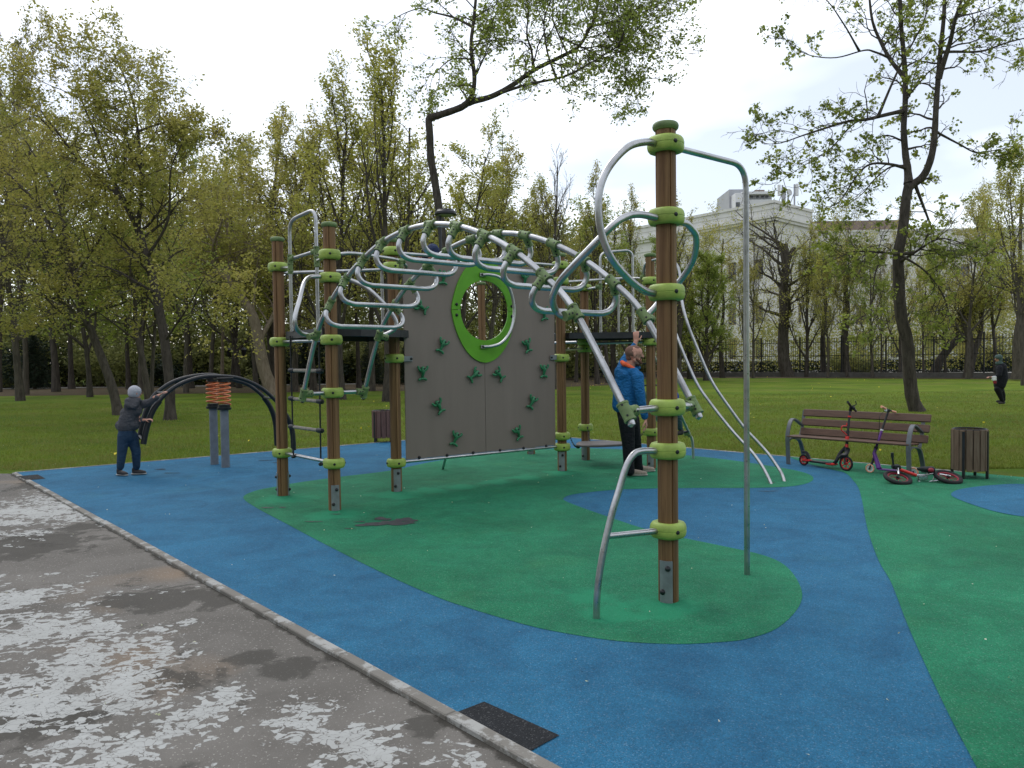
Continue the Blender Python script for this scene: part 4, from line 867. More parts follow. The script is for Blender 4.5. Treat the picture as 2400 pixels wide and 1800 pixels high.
# old double lantern far away on the left
lx=at(556,900,52); ln=thing('street_lamp','small old-fashioned black park lamp with two lanterns far among the trees','street lamp',(lx.x,52,0)); zt=at(556,820,52).z
mb=MB(); mb.lathe([(.12,0),(.12,.5),(.05,.6),(.04,zt)],(0,0,0),10); mb.tube([(-.5,0,zt-.5),(-.3,0,zt-.6),(0,0,zt-.3),(.3,0,zt-.6),(.5,0,zt-.5)],.03,6); mb.build('pole','black_steel',ln)
for s in (-1,1):
    mb=MB(); mb.lathe([(.09,-.45),(.18,-.05),(.22,.0),(.05,.18)],(s*.5,0,zt),6); mb.build('lantern','black_steel',ln)
# ================================================================ people
def capsule(mb,a,ra,b,rb,seg=12,mi=0,sx=1.):
    a,b=Vector(a),Vector(b); d=b-a; L=d.length; d=d.normalized() if L>1e-6 else Vector((0,0,1)); pts=[];rs=[]
    for k in range(1,5): t=math.pi/2*(k/4); pts.append(a-d*ra*math.cos(t)); rs.append(max(ra*math.sin(t),.001))
    for k in range(4,0,-1): t=math.pi/2*(k/4); pts.append(b+d*rb*math.cos(t)); rs.append(max(rb*math.sin(t),.001))
    mb.tube(pts,rs,seg,mi,flat=sx)
def organic(name,mb,m_,parent,org,voxel=.012,smooth=6):
    me=bpy.data.meshes.new(name); me.from_pydata([tuple(Vector(v)-Vector(org)) for v in mb.v],[],mb.f); me.update()
    bm=bmesh.new(); bm.from_mesh(me); bmesh.ops.recalc_face_normals(bm,faces=bm.faces); bm.to_mesh(me); bm.free()
    o=bpy.data.objects.new(name,me); COL.objects.link(o)
    r=o.modifiers.new('r','REMESH'); r.mode='VOXEL'; r.voxel_size=voxel; r.use_smooth_shade=True
    s=o.modifiers.new('s','SMOOTH'); s.iterations=smooth; s.factor=.5
    dg=bpy.context.evaluated_depsgraph_get(); ev=o.evaluated_get(dg); me2=bpy.data.meshes.new_from_object(ev); bpy.data.objects.remove(o)
    me2.name=name; me2.materials.clear(); me2.materials.append(MAT[m_]); me2.polygons.foreach_set('use_smooth',[True]*len(me2.polygons)); me2.polygons.foreach_set('material_index',[0]*len(me2.polygons))
    return link(name,me2,parent)
def hand(mb,wrist,fwd,palm_n,s=1.,curl=.5,thumb=1):
    """palm and five separate bent fingers; fwd: along the fingers, palm_n: the way the fingers bend"""
    f=Vector(fwd).normalized(); n=Vector(palm_n); n=(n-f*n.dot(f)).normalized(); x=f.cross(n)*thumb; w=Vector(wrist)
    for k in range(4):
        o=(k-1.5)*.0195*s; capsule(mb,w+x*o*.7,.014*s,w+f*.085*s+x*o,.0125*s,8)
    for k,Lf in enumerate((.070,.080,.074,.058)):
        o=(k-1.5)*.0225*s; p=w+f*.090*s+x*o; ang=0
        for q,(fr,r) in enumerate(((.45,.0098),(.32,.0090),(.26,.0080))):
            ang+=curl*(.6+.35*q+.05*k); d=f*math.cos(ang)+n*math.sin(ang)+x*(k-1.5)*.05; e=p+d*Lf*fr*s; capsule(mb,p,r*s,e,r*.94*s,8); p=e
    p=w+f*.022*s-x*.028*s
    for q,(L_,r) in enumerate(((.040,.0125),(.032,.0108),(.026,.0095))):
        d=(f*(.55+.22*q)-x*(.75-.28*q)+n*(.30+.25*q*curl)).normalized(); e=p+d*L_*s; capsule(mb,p,r*s,e,r*.95*s,8); p=e
def head(mb,c,fd,s=1.):
    """c: centre of the skull, fd: where the face looks; s: head height / 0.235"""
    c=Vector(c); f=Vector(fd).normalized(); r=f.cross(Vector((0,0,1))).normalized(); u=r.cross(f)
    P=lambda a,b,d: c+f*a*s+r*b*s+u*d*s
    capsule(mb,P(-.022,0,.030),.087*s,P(.022,0,.028),.083*s,14); capsule(mb,P(.012,0,-.02),.072*s,P(.03,0,-.062),.056*s,12)
    capsule(mb,P(.062,.0,-.098),.026*s,P(.055,0,-.09),.034*s,10)
    capsule(mb,P(.0,.045,-.065),.026*s,P(.06,.016,-.098),.022*s,8); capsule(mb,P(.0,-.045,-.065),.026*s,P(.06,-.016,-.098),.022*s,8)
    capsule(mb,P(.095,0,.030),.010*s,P(.115,0,-.018),.0145*s,8); capsule(mb,P(.104,.012,-.022),.009*s,P(.104,-.012,-.022),.009*s,8)
    capsule(mb,P(.085,.035,.036),.012*s,P(.093,.010,.036),.010*s,8); capsule(mb,P(.085,-.035,.036),.012*s,P(.093,-.010,.036),.010*s,8)
    capsule(mb,P(.088,.018,-.052),.009*s,P(.088,-.018,-.052),.009*s,8); capsule(mb,P(.086,.013,-.064),.010*s,P(.086,-.013,-.064),.010*s,8)
    for q in (-1,1):
        capsule(mb,P(-.005,.080*q,.018),.011*s,P(-.012,.086*q,-.022),.009*s,8); capsule(mb,P(-.020,.088*q,.012),.008*s,P(-.022,.088*q,-.012),.007*s,8)
    return P
def face_bits(P,s,parent,org,brow='hair_short'):
    mb=MB()
    for q in (-1,1): mb.ball(P(.078,.033*q,.016),.013*s,0,10)
    for q in (-1,1): mb.ball(P(.0895,.034*q,.0155),.0052*s,1,8)
    mb.build('eyes',['white_part','black_plastic'],parent,org=org)
    mb=MB()
    for q in (-1,1): capsule(mb,P(.093,.048*q,.040),.0045*s,P(.100,.016*q,.043),.0050*s,8)
    mb.build('eyebrows',brow,parent,org=org)
# ---- the man in the blue jacket
Ym=10.55
A=lambda x,y,dy=0.: at(x,y,Ym+dy)
man=thing('person','man in blue jacket and black trousers reaching up to the black deck','person',(A(1480,1110).x,Ym,0)); mo=man.location
mb=MB(); face=Vector((1,.10,-.05)); P=head(mb,A(1486,832,-.02),face,1.10)
capsule(mb,A(1479,850,0),.064,A(1474,872,.02),.075)
wr=A(1490,801,.32); capsule(mb,A(1478,838,.27),.042,wr,.030); hand(mb,wr,(.06,.03,1),(.1,1,0),1.0,.35,1)
wr2=A(1513,982,-.20); capsule(mb,A(1508,960,-.2),.036,wr2,.028); hand(mb,wr2,(.12,.05,-1),(-1,.3,0),1.08,.55,1)
capsule(mb,A(1478,838,.27),.038,A(1458,866,.13),.03); capsule(mb,A(1458,866,.13),.03,A(1474,876,.02),.03); capsule(mb,A(1508,960,-.2),.03,A(1494,884,-.17),.03); capsule(mb,A(1494,884,-.17),.03,A(1474,876,.0),.03)
organic('body',mb,'skin',man,mo,.0075,4)
face_bits(P,1.10,man,mo)
mb=MB(); 
for q in (-1,1): capsule(mb,P(-.01,.062*q,.0),.030,P(-.045,.045*q,.02),.05)
capsule(mb,P(-.035,0,.035),.092,P(.012,0,.052),.080); capsule(mb,P(-.06,0,-.03),.05,P(-.05,0,.0),.06); organic('hair','' or mb,'hair_short',man,mo,.008,3)
mb=MB(); 
for q in (-1,1): capsule(mb,P(.02,.062*q,-.055),.018,P(.070,.026*q,-.088),.024); capsule(mb,P(.075,.024*q,-.050),.014,P(.094,0,-.046),.011)
capsule(mb,P(.085,.015,-.095),.026,P(.085,-.015,-.095),.026); capsule(mb,P(.06,0,-.11),.03,P(.03,0,-.10),.03); organic('beard',mb,'beard',man,mo,.0075,3)
mb=MB(); T=capsule
T(mb,A(1473,890,.0),.150,A(1472,925,0),.172); T(mb,A(1472,925,0),.172,A(1472,950,0),.165); T(mb,A(1463,888,.06),.135,A(1492,885,-.06),.105); T(mb,A(1458,900),.11,A(1452,950,.02),.105); T(mb,A(1487,905,-.02),.10,A(1492,948,-.0),.095); T(mb,A(1455,872,.08),.095,A(1485,872,-.1),.075)
T(mb,A(1458,866,.13),.085,A(1462,848,.22),.068); T(mb,A(1462,848,.22),.068,A(1481,818,.30),.048); T(mb,A(1481,818,.30),.048,A(1487,808,.315),.040)
T(mb,A(1494,884,-.17),.086,A(1500,925,-.23),.070); T(mb,A(1500,925,-.23),.070,A(1509,968,-.22),.052); T(mb,A(1509,962,-.22),.054,A(1511,976,-.21),.050)
T(mb,A(1452,868,.02),.065,A(1466,880,-.09),.06); T(mb,A(1449,876,.05),.06,A(1456,884,-.05),.055)   # hood lying on the back
T(mb,A(1462,857,-.03),.045,A(1492,868,-.10),.035); T(mb,A(1466,853,.05),.045,A(1497,862,.03),.03)
organic('jacket',mb,'jacket_blue',man,mo,.011,7)
mb=MB(); T(mb,A(1460,851,-.05),.034,A(1486,864,-.125),.022); T(mb,A(1458,849,-.02),.03,A(1463,854,-.08),.034); organic('hood_lining',mb,'lining_orange',man,mo,.008,4)
mb=MB(); T(mb,A(1469,962,.04),.145,A(1472,985,.0),.135); T(mb,A(1481,985,.07),.11,A(1490,1040,.12),.082); T(mb,A(1490,1040,.12),.082,A(1496,1098,.17),.062)
T(mb,A(1468,985,-.06),.115,A(1473,1040,-.08),.090); T(mb,A(1473,1040,-.08),.090,A(1474,1098,-.10),.072); T(mb,A(1474,1090,-.10),.074,A(1476,1104,-.10),.070); T(mb,A(1496,1092,.17),.066,A(1498,1098,.17),.062)
organic('trousers',mb,'trousers_black',man,mo,.011,6)
for x,y,dy in ((1480,1116,-.12),(1500,1107,.20)):
    c=ground(x,y); d=Vector((1,.12 if dy>0 else -.05,0)).normalized(); mb=MB(); T(mb,c+Vector((0,0,.055)),.048,c+d*.12+Vector((0,0,.043)),.042); T(mb,c+Vector((0,0,.06))-d*.03,.046,c+Vector((0,0,.085)),.045); T(mb,c+d*.12+Vector((0,0,.04)),.042,c+d*.185+Vector((0,0,.036)),.034); organic('shoe',mb,'shoe_beige',man,mo,.008,3)
    mb=MB(); T(mb,c+Vector((0,0,.018))-d*.04,.042,c+d*.12+Vector((0,0,.018)),.043); T(mb,c+d*.12+Vector((0,0,.018)),.043,c+d*.195+Vector((0,0,.018)),.034); mb.xf(Matrix.Translation((0,0,.012))@Matrix.Diagonal((1,1,.45,1))); organic('shoe_sole',mb,'sole',man,mo,.008,2)
# ---- the boy at the seesaw
Yb=11.2; A=lambda x,y,dy=0.: at(x,y,Yb+dy)
boy=thing('person','boy in grey hooded jacket, jeans and pale hat pushing the black seesaw','person',(A(300,1110).x,Yb,0)); bo_=boy.location
mb=MB(); P=head(mb,A(316,922,.0),(.6,.9,-.05),.84); capsule(mb,A(315,935),.045,A(313,948),.05)
wr=A(374,926,.05); capsule(mb,A(362,932,.03),.028,wr,.022); hand(mb,wr,(.8,.1,.55),(.6,.2,-.9),.78,.5,-1)
wr2=A(340,984,-.02); capsule(mb,A(330,986,.0),.026,wr2,.021); hand(mb,wr2,(1,.1,.1),(.5,.2,-1),.78,.6,1)
capsule(mb,A(362,932,.03),.022,A(331,948,.06),.022); capsule(mb,A(331,948,.06),.022,A(313,950),.022); capsule(mb,A(330,986,.0),.022,A(318,966,.12),.022); capsule(mb,A(318,966,.12),.022,A(313,950),.022)
organic('body',mb,'skin',boy,bo_,.0075,4)
face_bits(P,.84,boy,bo_)
mb=MB(); capsule(mb,P(-.018,0,.036),.083,P(.016,0,.036),.079); capsule(mb,P(-.030,0,.006),.075,P(-.008,0,-.012),.074); capsule(mb,P(-.015,0,.062),.068,P(.0,0,.066),.064); organic('hat',mb,'hat_grey',boy,bo_,.008,4)
mb=MB(); T(mb,A(312,955,.02),.112,A(300,985,0),.128); T(mb,A(300,985,0),.125,A(297,998,0),.135); T(mb,A(325,950,.06),.075,A(303,952,-.05),.075); T(mb,A(283,997,.0),.078,A(314,996,0),.082); T(mb,A(296,968,.0),.085,A(318,962,0),.095)
T(mb,A(331,948,.06),.068,A(348,944,.06),.055); T(mb,A(348,944,.06),.055,A(368,931,.04),.038); T(mb,A(318,966,.14),.055,A(322,983,.10),.048); T(mb,A(322,983,.10),.048,A(334,985,.0),.036)
T(mb,A(302,941,-.07),.062,A(318,946,-.07),.055); T(mb,A(300,948,-.10),.05,A(314,953,-.11),.045); T(mb,A(305,935,-.05),.04,A(325,938,-.03),.04)
organic('jacket',mb,'jacket_grey',boy,bo_,.010,5)
mb=MB(); T(mb,A(297,1010,.0),.115,A(299,1022,0),.11); T(mb,A(290,1022,-.03),.088,A(286,1060,-.05),.066); T(mb,A(286,1060,-.05),.066,A(282,1094,-.06),.052); T(mb,A(309,1022,.05),.088,A(319,1058,.08),.066); T(mb,A(319,1058,.08),.066,A(320,1094,.12),.052)
organic('jeans',mb,'jeans',boy,bo_,.010,5)
for x,y,tx in ((280,1114,.8),(316,1112,1.)):
    c=ground(x,y+1); d=Vector((tx,-.35 if x<300 else .1,0)).normalized(); mb=MB(); T(mb,c+Vector((0,0,.05)),.040,c+d*.10+Vector((0,0,.036)),.036); T(mb,c+Vector((0,0,.05)),.040,c+Vector((0,0,.085)),.040); T(mb,c+d*.1+Vector((0,0,.035)),.036,c+d*.135+Vector((0,0,.032)),.030); organic('shoe',mb,'shoe_dark',boy,bo_,.008,3)
    mb=MB(); T(mb,c+Vector((0,0,.018))-d*.02,.037,c+d*.14+Vector((0,0,.018)),.033); mb.xf(Matrix.Translation((0,0,.01))@Matrix.Diagonal((1,1,.45,1))); organic('shoe_sole',mb,'sole',boy,bo_,.008,2)
# ---- child looking over the climbing wall
Yc=10.62; A=lambda x,y,dy=0.: at(x,y,Yc+dy); cx=A(1010,600).x
ch=thing('person','child in navy cap peeking over the top of the climbing wall','person',(cx,Yc,2.01)); co=ch.location
mb=MB(); P=head(mb,A(1014,593,.0),(.55,-.8,-.5),.90); capsule(mb,A(1010,610),.04,A(1006,632),.045)
wr=A(1068,603,-.1); capsule(mb,A(1050,612,-.05),.026,wr,.020); hand(mb,wr,(.9,-.5,.1),(0,-.6,-1),.68,.7,1)
wr=A(985,600,-.28); capsule(mb,A(985,612,-.15),.026,wr,.020); hand(mb,wr,(-.1,-1,.1),(0,-.3,-1),.68,.7,-1)
organic('body',mb,'skin',ch,co,.0075,4); face_bits(P,.86,ch,co)
mb=MB(); capsule(mb,P(-.02,0,.045),.088,P(.015,0,.045),.083); capsule(mb,P(-.03,0,.02),.080,P(-.01,0,.0),.078); capsule(mb,P(.05,.02,.045),.05,P(.11,0,.040),.022); organic('cap','' or mb,'cap_navy',ch,co,.008,4)
mb=MB(); T(mb,A(1000,640,.0),.10,A(996,672,0),.11); T(mb,A(1018,638,-.02),.06,A(1050,622,-.04),.042); T(mb,A(990,636,-.03),.06,A(984,612,-.12),.048); T(mb,A(986,602,.02),.045,A(998,604,.02),.05); organic('jacket',mb,'jacket_navy',ch,co,.010,5)
zt=at(996,690,Yc).z; mb=MB(); T(mb,Vector((cx-.06,Yc,zt+.05)),.11,Vector((cx-.10,Yc,zt-.1)),.085)
T(mb,Vector((cx-.15,Yc+.02,zt-.08)),.075,Vector((cx-.16,Yc,2.12)),.045); T(mb,Vector((cx,Yc+.05,zt-.08)),.075,Vector((cx+.02,Yc+.03,2.12)),.045); organic('trousers',mb,'trousers_black',ch,co,.010,5)
for s in (-.16,.02):
    mb=MB(); T(mb,Vector((cx+s,Yc+.03,2.055)),.04,Vector((cx+s,Yc-.09,2.045)),.034); organic('shoe',mb,'shoe_dark',ch,co,.009,3)
# ---- child climbing the ladder behind the front post
Yl=11.95; A=lambda x,y,dy=0.: at(x,y,Yl+dy)
cl=thing('person','child in bright blue top climbing the small ladder, mostly behind the front post','person',A(1575,1022)); lo=cl.location
mb=MB(); P=head(mb,A(1560,873,.05),(-.8,-.2,.2),.84); capsule(mb,A(1562,888),.038,A(1564,900),.042)
for x,y,dy in ((1545,880,-.15),(1548,884,.22)):
    wr=A(x,y,dy); capsule(mb,A(x+10,y+12,dy*.8),.026,wr,.020); hand(mb,wr,(-.3,.2,.9),(-1,.1,0),.66,.9,1)
organic('body',mb,'skin',cl,lo,.0075,4); face_bits(P,.84,cl,lo)
mb=MB(); capsule(mb,P(-.02,0,.03),.090,P(.01,0,.045),.082); organic('hair',mb,'hair_short',cl,lo,.009,4)
mb=MB(); T(mb,A(1566,908),.10,A(1576,930),.105); T(mb,A(1562,905,-.12),.055,A(1554,894,-.14),.042); T(mb,A(1562,905,.12),.055,A(1556,896,.18),.042); T(mb,A(1545,925,-.05),.04,A(1560,930,-.05),.06); organic('jacket',mb,'jacket_royal',cl,lo,.010,5)
mb=MB(); T(mb,A(1578,942),.098,A(1579,950),.095); T(mb,A(1584,950,-.05),.072,A(1588,978,-.08),.06); T(mb,A(1588,978,-.08),.06,A(1594,1003,-.06),.046); T(mb,A(1572,950,.08),.072,A(1564,975,.1),.055); T(mb,A(1564,975,.1),.055,A(1572,1000,.12),.045); organic('trousers',mb,'trousers_teal',cl,lo,.010,5)
for x,dy in ((1597,-.06),(1574,.12)):
    c=A(x,1014,dy); mb=MB(); T(mb,c,.038,c+Vector((-.12,-.02,-.015)),.033); T(mb,c,.038,c+Vector((0,0,.04)),.036); organic('shoe',mb,'shoe_dark',cl,lo,.009,3)
# ---- walker far on the right
fg=ground(2346,948); Yf=fg.y; A=lambda x,y,dy=0.: at(x,y,Yf+dy)
wk=thing('person','person in dark navy coat and grey-green hood strolling across the far lawn','person',fg); wo=wk.location
mb=MB(); P=head(mb,A(2340,841),(-1,-.1,-.15),.98); capsule(mb,A(2342,850),.05,A(2344,860),.06)
wr=A(2324,884,-.2); capsule(mb,A(2330,883,-.2),.035,wr,.025); hand(mb,wr,(-1,0,.1),(0,0,-1),1.,.7,1); organic('body',mb,'skin',wk,wo,.010,4); face_bits(P,.98,wk,wo)
mb=MB(); capsule(mb,P(-.02,0,.04),.108,P(.012,0,.045),.095); capsule(mb,P(-.03,0,-.02),.09,P(-.02,0,-.07),.08); T(mb,A(2340,851),.09,A(2345,854),.095); organic('hood',mb,'scarf_green',wk,wo,.012,4)
mb=MB(); T(mb,A(2346,862),.17,A(2348,885),.18); T(mb,A(2348,885),.18,A(2343,902),.17); T(mb,A(2343,863,-.12),.095,A(2341,880,-.2),.075); T(mb,A(2341,880,-.2),.075,A(2330,884,-.2),.055); T(mb,A(2352,866,.1),.09,A(2353,885,.12),.07); organic('coat',mb,'coat_black',wk,wo,.014,5)
mb=MB(); T(mb,A(2342,905),.13,A(2342,912),.12); T(mb,A(2338,912,-.05),.10,A(2344,926,-.05),.08); T(mb,A(2344,926,-.05),.08,A(2350,942,-.05),.055); T(mb,A(2345,912,.05),.10,A(2350,925,.05),.08); T(mb,A(2350,925,.05),.08,A(2352,938,.08),.055); organic('trousers',mb,'trousers_black',wk,wo,.014,5)
for x,y in ((2350,947),(2351,944)):
    c=A(x,y,0)+Vector((0,.06 if y<946 else -.06,.05)); mb=MB(); T(mb,c,.045,c+Vector((-.14,0,-.01)),.04); organic('shoe',mb,'shoe_dark',wk,wo,.012,3)
mb=MB(); b0=A(2330,887,-.26); mb.box(b0,(.16,.06,.17),.3,0,.03); mb.box(b0+Vector((.02,0,-.12)),(.1,.05,.10),.1,1,.02)
bag=mb.build('carried_bag',['white_part','dark_red'],None,org=b0); bag.location=b0; bag['label']='white and dark red bundle held at the waist by the walker'; bag['category']='bundle'
# ================================================================ building beyond the fence
C0=at(1815,870,85); C0.z=0; CLf=at(1640,870,93.2); CLf.z=0; CRt=at(1903,870,91.2); CRt.z=0
dL=(CLf-C0).normalized(); dR=(CRt-C0).normalized(); lenR=(CRt-C0).length
nL=Vector((-dL.y,dL.x,0)); nL=nL if nL.y<0 else -nL; nR=Vector((-dR.y,dR.x,0)); nR=nR if nR.y<0 else -nR
bd_=thing('building','large pale classical building with stepped cornice behind the iron fence','building',C0); bor=bd_.location
HT=18.6
def wbox(mb,p,d,u0,u1,z0,z1,th,out=0.,mi=0):
    nn=nL if d is dL else nR; c=p+d*((u0+u1)/2)+nn*(out-th/2); mb.box((c.x,c.y,(z0+z1)/2),(u1-u0,th,z1-z0),math.atan2(d.y,d.x),mi)
def facade(d,length,cols,start,pitch,top,rows,p0=C0,nm='wall'):
    mb=MB(); ws=1.15; zs=[0]+[z for r_ in rows for z in r_]+[top]
    # piers and spandrels leave real openings
    xs=[]; x=start
    for i in range(cols): xs+= [x-ws/2,x+ws/2]; x+=pitch
    ed=[0]+xs+[length]
    for i in range(0,len(ed),2): wbox(mb,p0,d,ed[i],ed[i+1],0,top,.5)
    for i in range(1,len(ed)-1,2):
        for k in range(0,len(zs),2): wbox(mb,p0,d,ed[i]+.001,ed[i+1]-.001,zs[k],zs[k+1],.49,-.004)
    w=mb.build(nm,'stucco',bd_,smooth=False,org=bor)
    for i in range(cols):
        for a,b in rows:
            x=start+i*pitch; m=MB(); wbox(m,p0,d,x-ws/2,x+ws/2,a,b,.05,-.30,0)
            for q in (-.5,0,.5): wbox(m,p0,d,x+q*(ws-.1)-.045,x+q*(ws-.1)+.045,a,b,.08,-.25,1)
            for q in (a+.05,(a*.35+b*.65),b-.05): wbox(m,p0,d,x-ws/2,x+ws/2,q-.045,q+.045,.075,-.253,1)
            m.build('window',['glass_dark','window_brown'],bd_,smooth=False,org=bor)
rows=[(1.2,3.6),(5.2,7.6),(10.2,12.4)]
facade(dL,26,7,2.0,3.6,HT-.1,rows); facade(dR,lenR,2,2.4,3.8,HT-.1,rows)
mb=MB()
def band(z0,z1,out):
    for d,l in ((dL,26),(dR,lenR)): wbox(mb,C0,d,-out*.9,l+(out if d is dR else 0),z0,z1,.5+out,out)
band(16.7,17.0,.55); band(16.4,16.7,.35); band(HT-.25,HT+.05,.16); band(9.0,9.35,.14); band(15.2,15.35,.08); band(17.75,17.85,.06)
mb.build('cornice','stucco',bd_,smooth=False,org=bor)
mb=MB(); q=[C0-nL*.4-nR*.0,C0+dR*lenR,C0+dR*lenR+dL*26,C0+dL*26]; mb.prism([(p.x,p.y) for p in (C0+(dL+dR)*.3,C0+dR*(lenR-.3)+dL*.3,C0+dR*(lenR-.3)+dL*26,C0+dL*26)],HT-1.0,HT-.6); mb.build('roof','roof_metal',bd_,smooth=False,org=bor)
# side wall of the projecting block and the long wing
W0=CRt+Vector((.0,3.2,0)); W1=W0+Vector((40,-.9,0)); dW=(W1-W0).normalized(); HW=at(2100,540,94.5).z
mb=MB(); dS=(W0-CRt).normalized(); c=(CRt+W0)/2; mb.box((c.x-.2,c.y+.3,HT/2-.1),(.4,(W0-CRt).length+1,HT-.3)); mb.build('wall','stucco',bd_,smooth=False,org=bor)
nR_=nR; nR=Vector((dW.y,-dW.x,0)); facade(dW,40,9,3,4.2,HW-.1,rows,W0)
mb=MB(); wbox(mb,W0,dW,0,40,HW-1.75,HW-1.55,.7,.2); wbox(mb,W0,dW,0,40,HW-.15,HW+.05,.65,.12); mb.build('cornice','stucco',bd_,smooth=False,org=bor)
mb=MB(); wbox(mb,W0,dW,.6,12.3,HW+.06,HW+1.35,.3,-.8); mb.build('roof','roof_metal',bd_,smooth=False,org=bor)
nR=nR_
rb=at(1762,470,104); an=thing('rooftop_annex','grey and white flat-roofed rooftop block rising above the pale building','building',(rb.x,rb.y,0))
an.parent=None; ao=an.location
def abox(n,x0,x1,y0,y1,Y,dep,m_,par=an):
    a=at(x0,y0,Y); b=at(x1,y1,Y); mb=MB(); mb.box(((a.x+b.x)/2,Y+dep/2,(a.z+b.z)/2),(b.x-a.x,dep,a.z-b.z)); return mb.build(n,m_,par,smooth=False,org=ao)
abox('stair_tower',1709,1745,444,500,103,6,'annex_grey'); abox('wall',1724,1756,452,500,101,2,'annex_pale'); abox('wall',1745,1809,456,500,102,7,'annex_grey')
abox('wall',1745.5,1809.5,468,500,101.6,.4,'annex_pale'); abox('roof',1740,1816,449,454,101,9,'annex_pale'); abox('vent',1770,1792,445,449,104,3,'roof_metal')
for x in (1762,1776,1788,1798): abox('window',x-3,x+3,459,464,101.9,.1,'glass_dark')
abox('window',1725,1734,474,484,100.9,.1,'glass_dark')
for x,y0,y1,lab in ((1834,434,476,'pair of panel antennas on dark mast at the corner of the pale building roof'),(1862,432,478,'thin white panel antenna mast further along the pale building roof')):
    p=at(x,y1,90); t=thing('roof_antenna',lab,'antenna',p); zt=at(x,y0,90).z-p.z
    mb=MB(); mb.cyl((0,0,-.5),(0,0,zt),.10,8); mb.cyl((-.5,0,0),(0,0,zt*.6),.05,6); mb.build('mast','mast',t)
    for dx in ((-.40,),(.30,))[x>1840]: mb=MB(); mb.box((dx,0,zt*.72),(.32,.2,zt*.62),0,0,.03); mb.build('panel','annex_pale',t)
    if x<1840: mb=MB(); mb.box((.12,0,zt*.45),(.42,.3,zt*.8),0,0,.03); mb.build('panel','mast',t)
p=at(1848,476,90.5); t=thing('satellite_dish','small round dish between the two roof antennas','dish',p); mb=MB(); mb.cyl((0,0,-.4),(0,0,1.1),.06,6); mb.build('mast','mast',t); mb=MB(); mb.lathe([(.02,.0),(.28,.06),(.42,.16),(.40,.17),(.26,.09),(.02,.03)],(0,0,1.2),16,axis=(.5,-1,.2)); mb.build('reflector','annex_pale',t)
# ================================================================ iron fence
FP=[Vector(p+(0,)) for p in ((1.5,64.5),(12,62.6),(19.3,59.4),(28.3,51.5),(36.5,43.0))]
fe=thing('iron_fence','long black iron fence of spiked bars on low plinth along far side of the lawn','fence',FP[2]); fo=fe.location
FH=2.85
for a,b in zip(FP,FP[1:]):
    d=b-a; L_=d.length; ns=max(1,round(L_/3.0)); d.normalize(); rz=math.atan2(d.y,d.x)
    for i in range(ns):
        p0=a+d*(L_*i/ns); p1=a+d*(L_*(i+1)/ns); l=(p1-p0).length; mb=MB(); nb=int(l/.165)
        for k in range(1,nb):
            c=p0+d*(l*k/nb); mb.box((c.x,c.y,.35+(FH-.35)/2-.06),(.026,.026,FH-.47),rz); mb.tube([(c.x,c.y,FH-.18),(c.x,c.y,FH-.10),(c.x,c.y,FH+.02)],[.014,.026,.002],5)
        m=(p0+p1)/2
        for z in (.42,FH-.32,1.55): mb.box((m.x,m.y,z),(l-.05,.04,.04),rz)
        if i%2: mb.tube(spline([p0+d*.2+Vector((0,0,1.3)),m+Vector((0,0,1.52)),p1-d*.2+Vector((0,0,1.3))],6),.016,5)
        mb.build('bar_panel','fence_iron',fe,smooth=False,org=fo)
        mb=MB(); mb.box((p0.x,p0.y,FH/2),(.09,.09,FH),rz); mb.lathe([(.05,0),(.075,.05),(.02,.13)],(p0.x,p0.y,FH),8); mb.build('post','fence_iron',fe,org=fo)
    m=(a+b)/2; mb=MB(); mb.box((m.x,m.y,.13),(L_+.1,.28,.40),rz); mb.build('plinth','plinth',fe,smooth=False,org=fo)
# ================================================================ trees
class Leaf: pass
def vrand(r): 
    v=Vector((r.gauss(0,1),r.gauss(0,1),r.gauss(0,1))); return v.normalized()
def grow(mb,pts_out,r,p,d,L,rad,lev,maxlev,prm,start=.25):
    n=5 if lev<maxlev else 3; pts=[Vector(p)]; rs=[rad]; d=Vector(d).normalized(); q=Vector(p)
    for i in range(n):
        d=(d+vrand(r)*prm['wob']*(1+.3*lev)+Vector((0,0,prm['up']))*(.8 if lev<3 else .3)).normalized(); q=q+d*(L/n); pts.append(q.copy()); rs.append(rad*(1-.80*(i+1)/n)+.0025)
    mb.tube(pts,rs,(8,6,4,3,3)[min(lev,4)],cap=False)
    if lev>=maxlev-1:
        for i in range(1,n+1):
            if r.random()<prm['leafy']: pts_out.append((pts[i],L/n))
    if lev>=maxlev: return
    nc=prm['kids'][lev]
    for k in range(nc):
        t=start+(1-start)*(k+r.random()*.8)/nc; i=min(int(t*n),n-1); b=pts[i].lerp(pts[i+1],t*n-i); dd=(pts[i+1]-pts[i]).normalized()
        s=vrand(r); s=(s-dd*s.dot(dd)); s=s.normalized() if s.length>.05 else Vector((1,0,0)); a=math.radians(r.uniform(*prm['ang']))
        grow(mb,pts_out,r,b,dd*math.cos(a)+s*math.sin(a),L*r.uniform(*prm['len'])*(1-.35*t),max(rad*(1-.75*t)*.62,.004),lev+1,maxlev,prm,.2)
def leaves_from(pts,r,per,size,spread):
    g=np.random.default_rng(r.randrange(1<<30)); P=np.array([tuple(p[0]) for p in pts]); 
    if len(P)==0: return P
    w=g.poisson(per*1.9*(g.random(len(P))<.52)); P=np.repeat(P,w,0); return P+g.normal(size=P.shape)*spread*.8
TREES={}
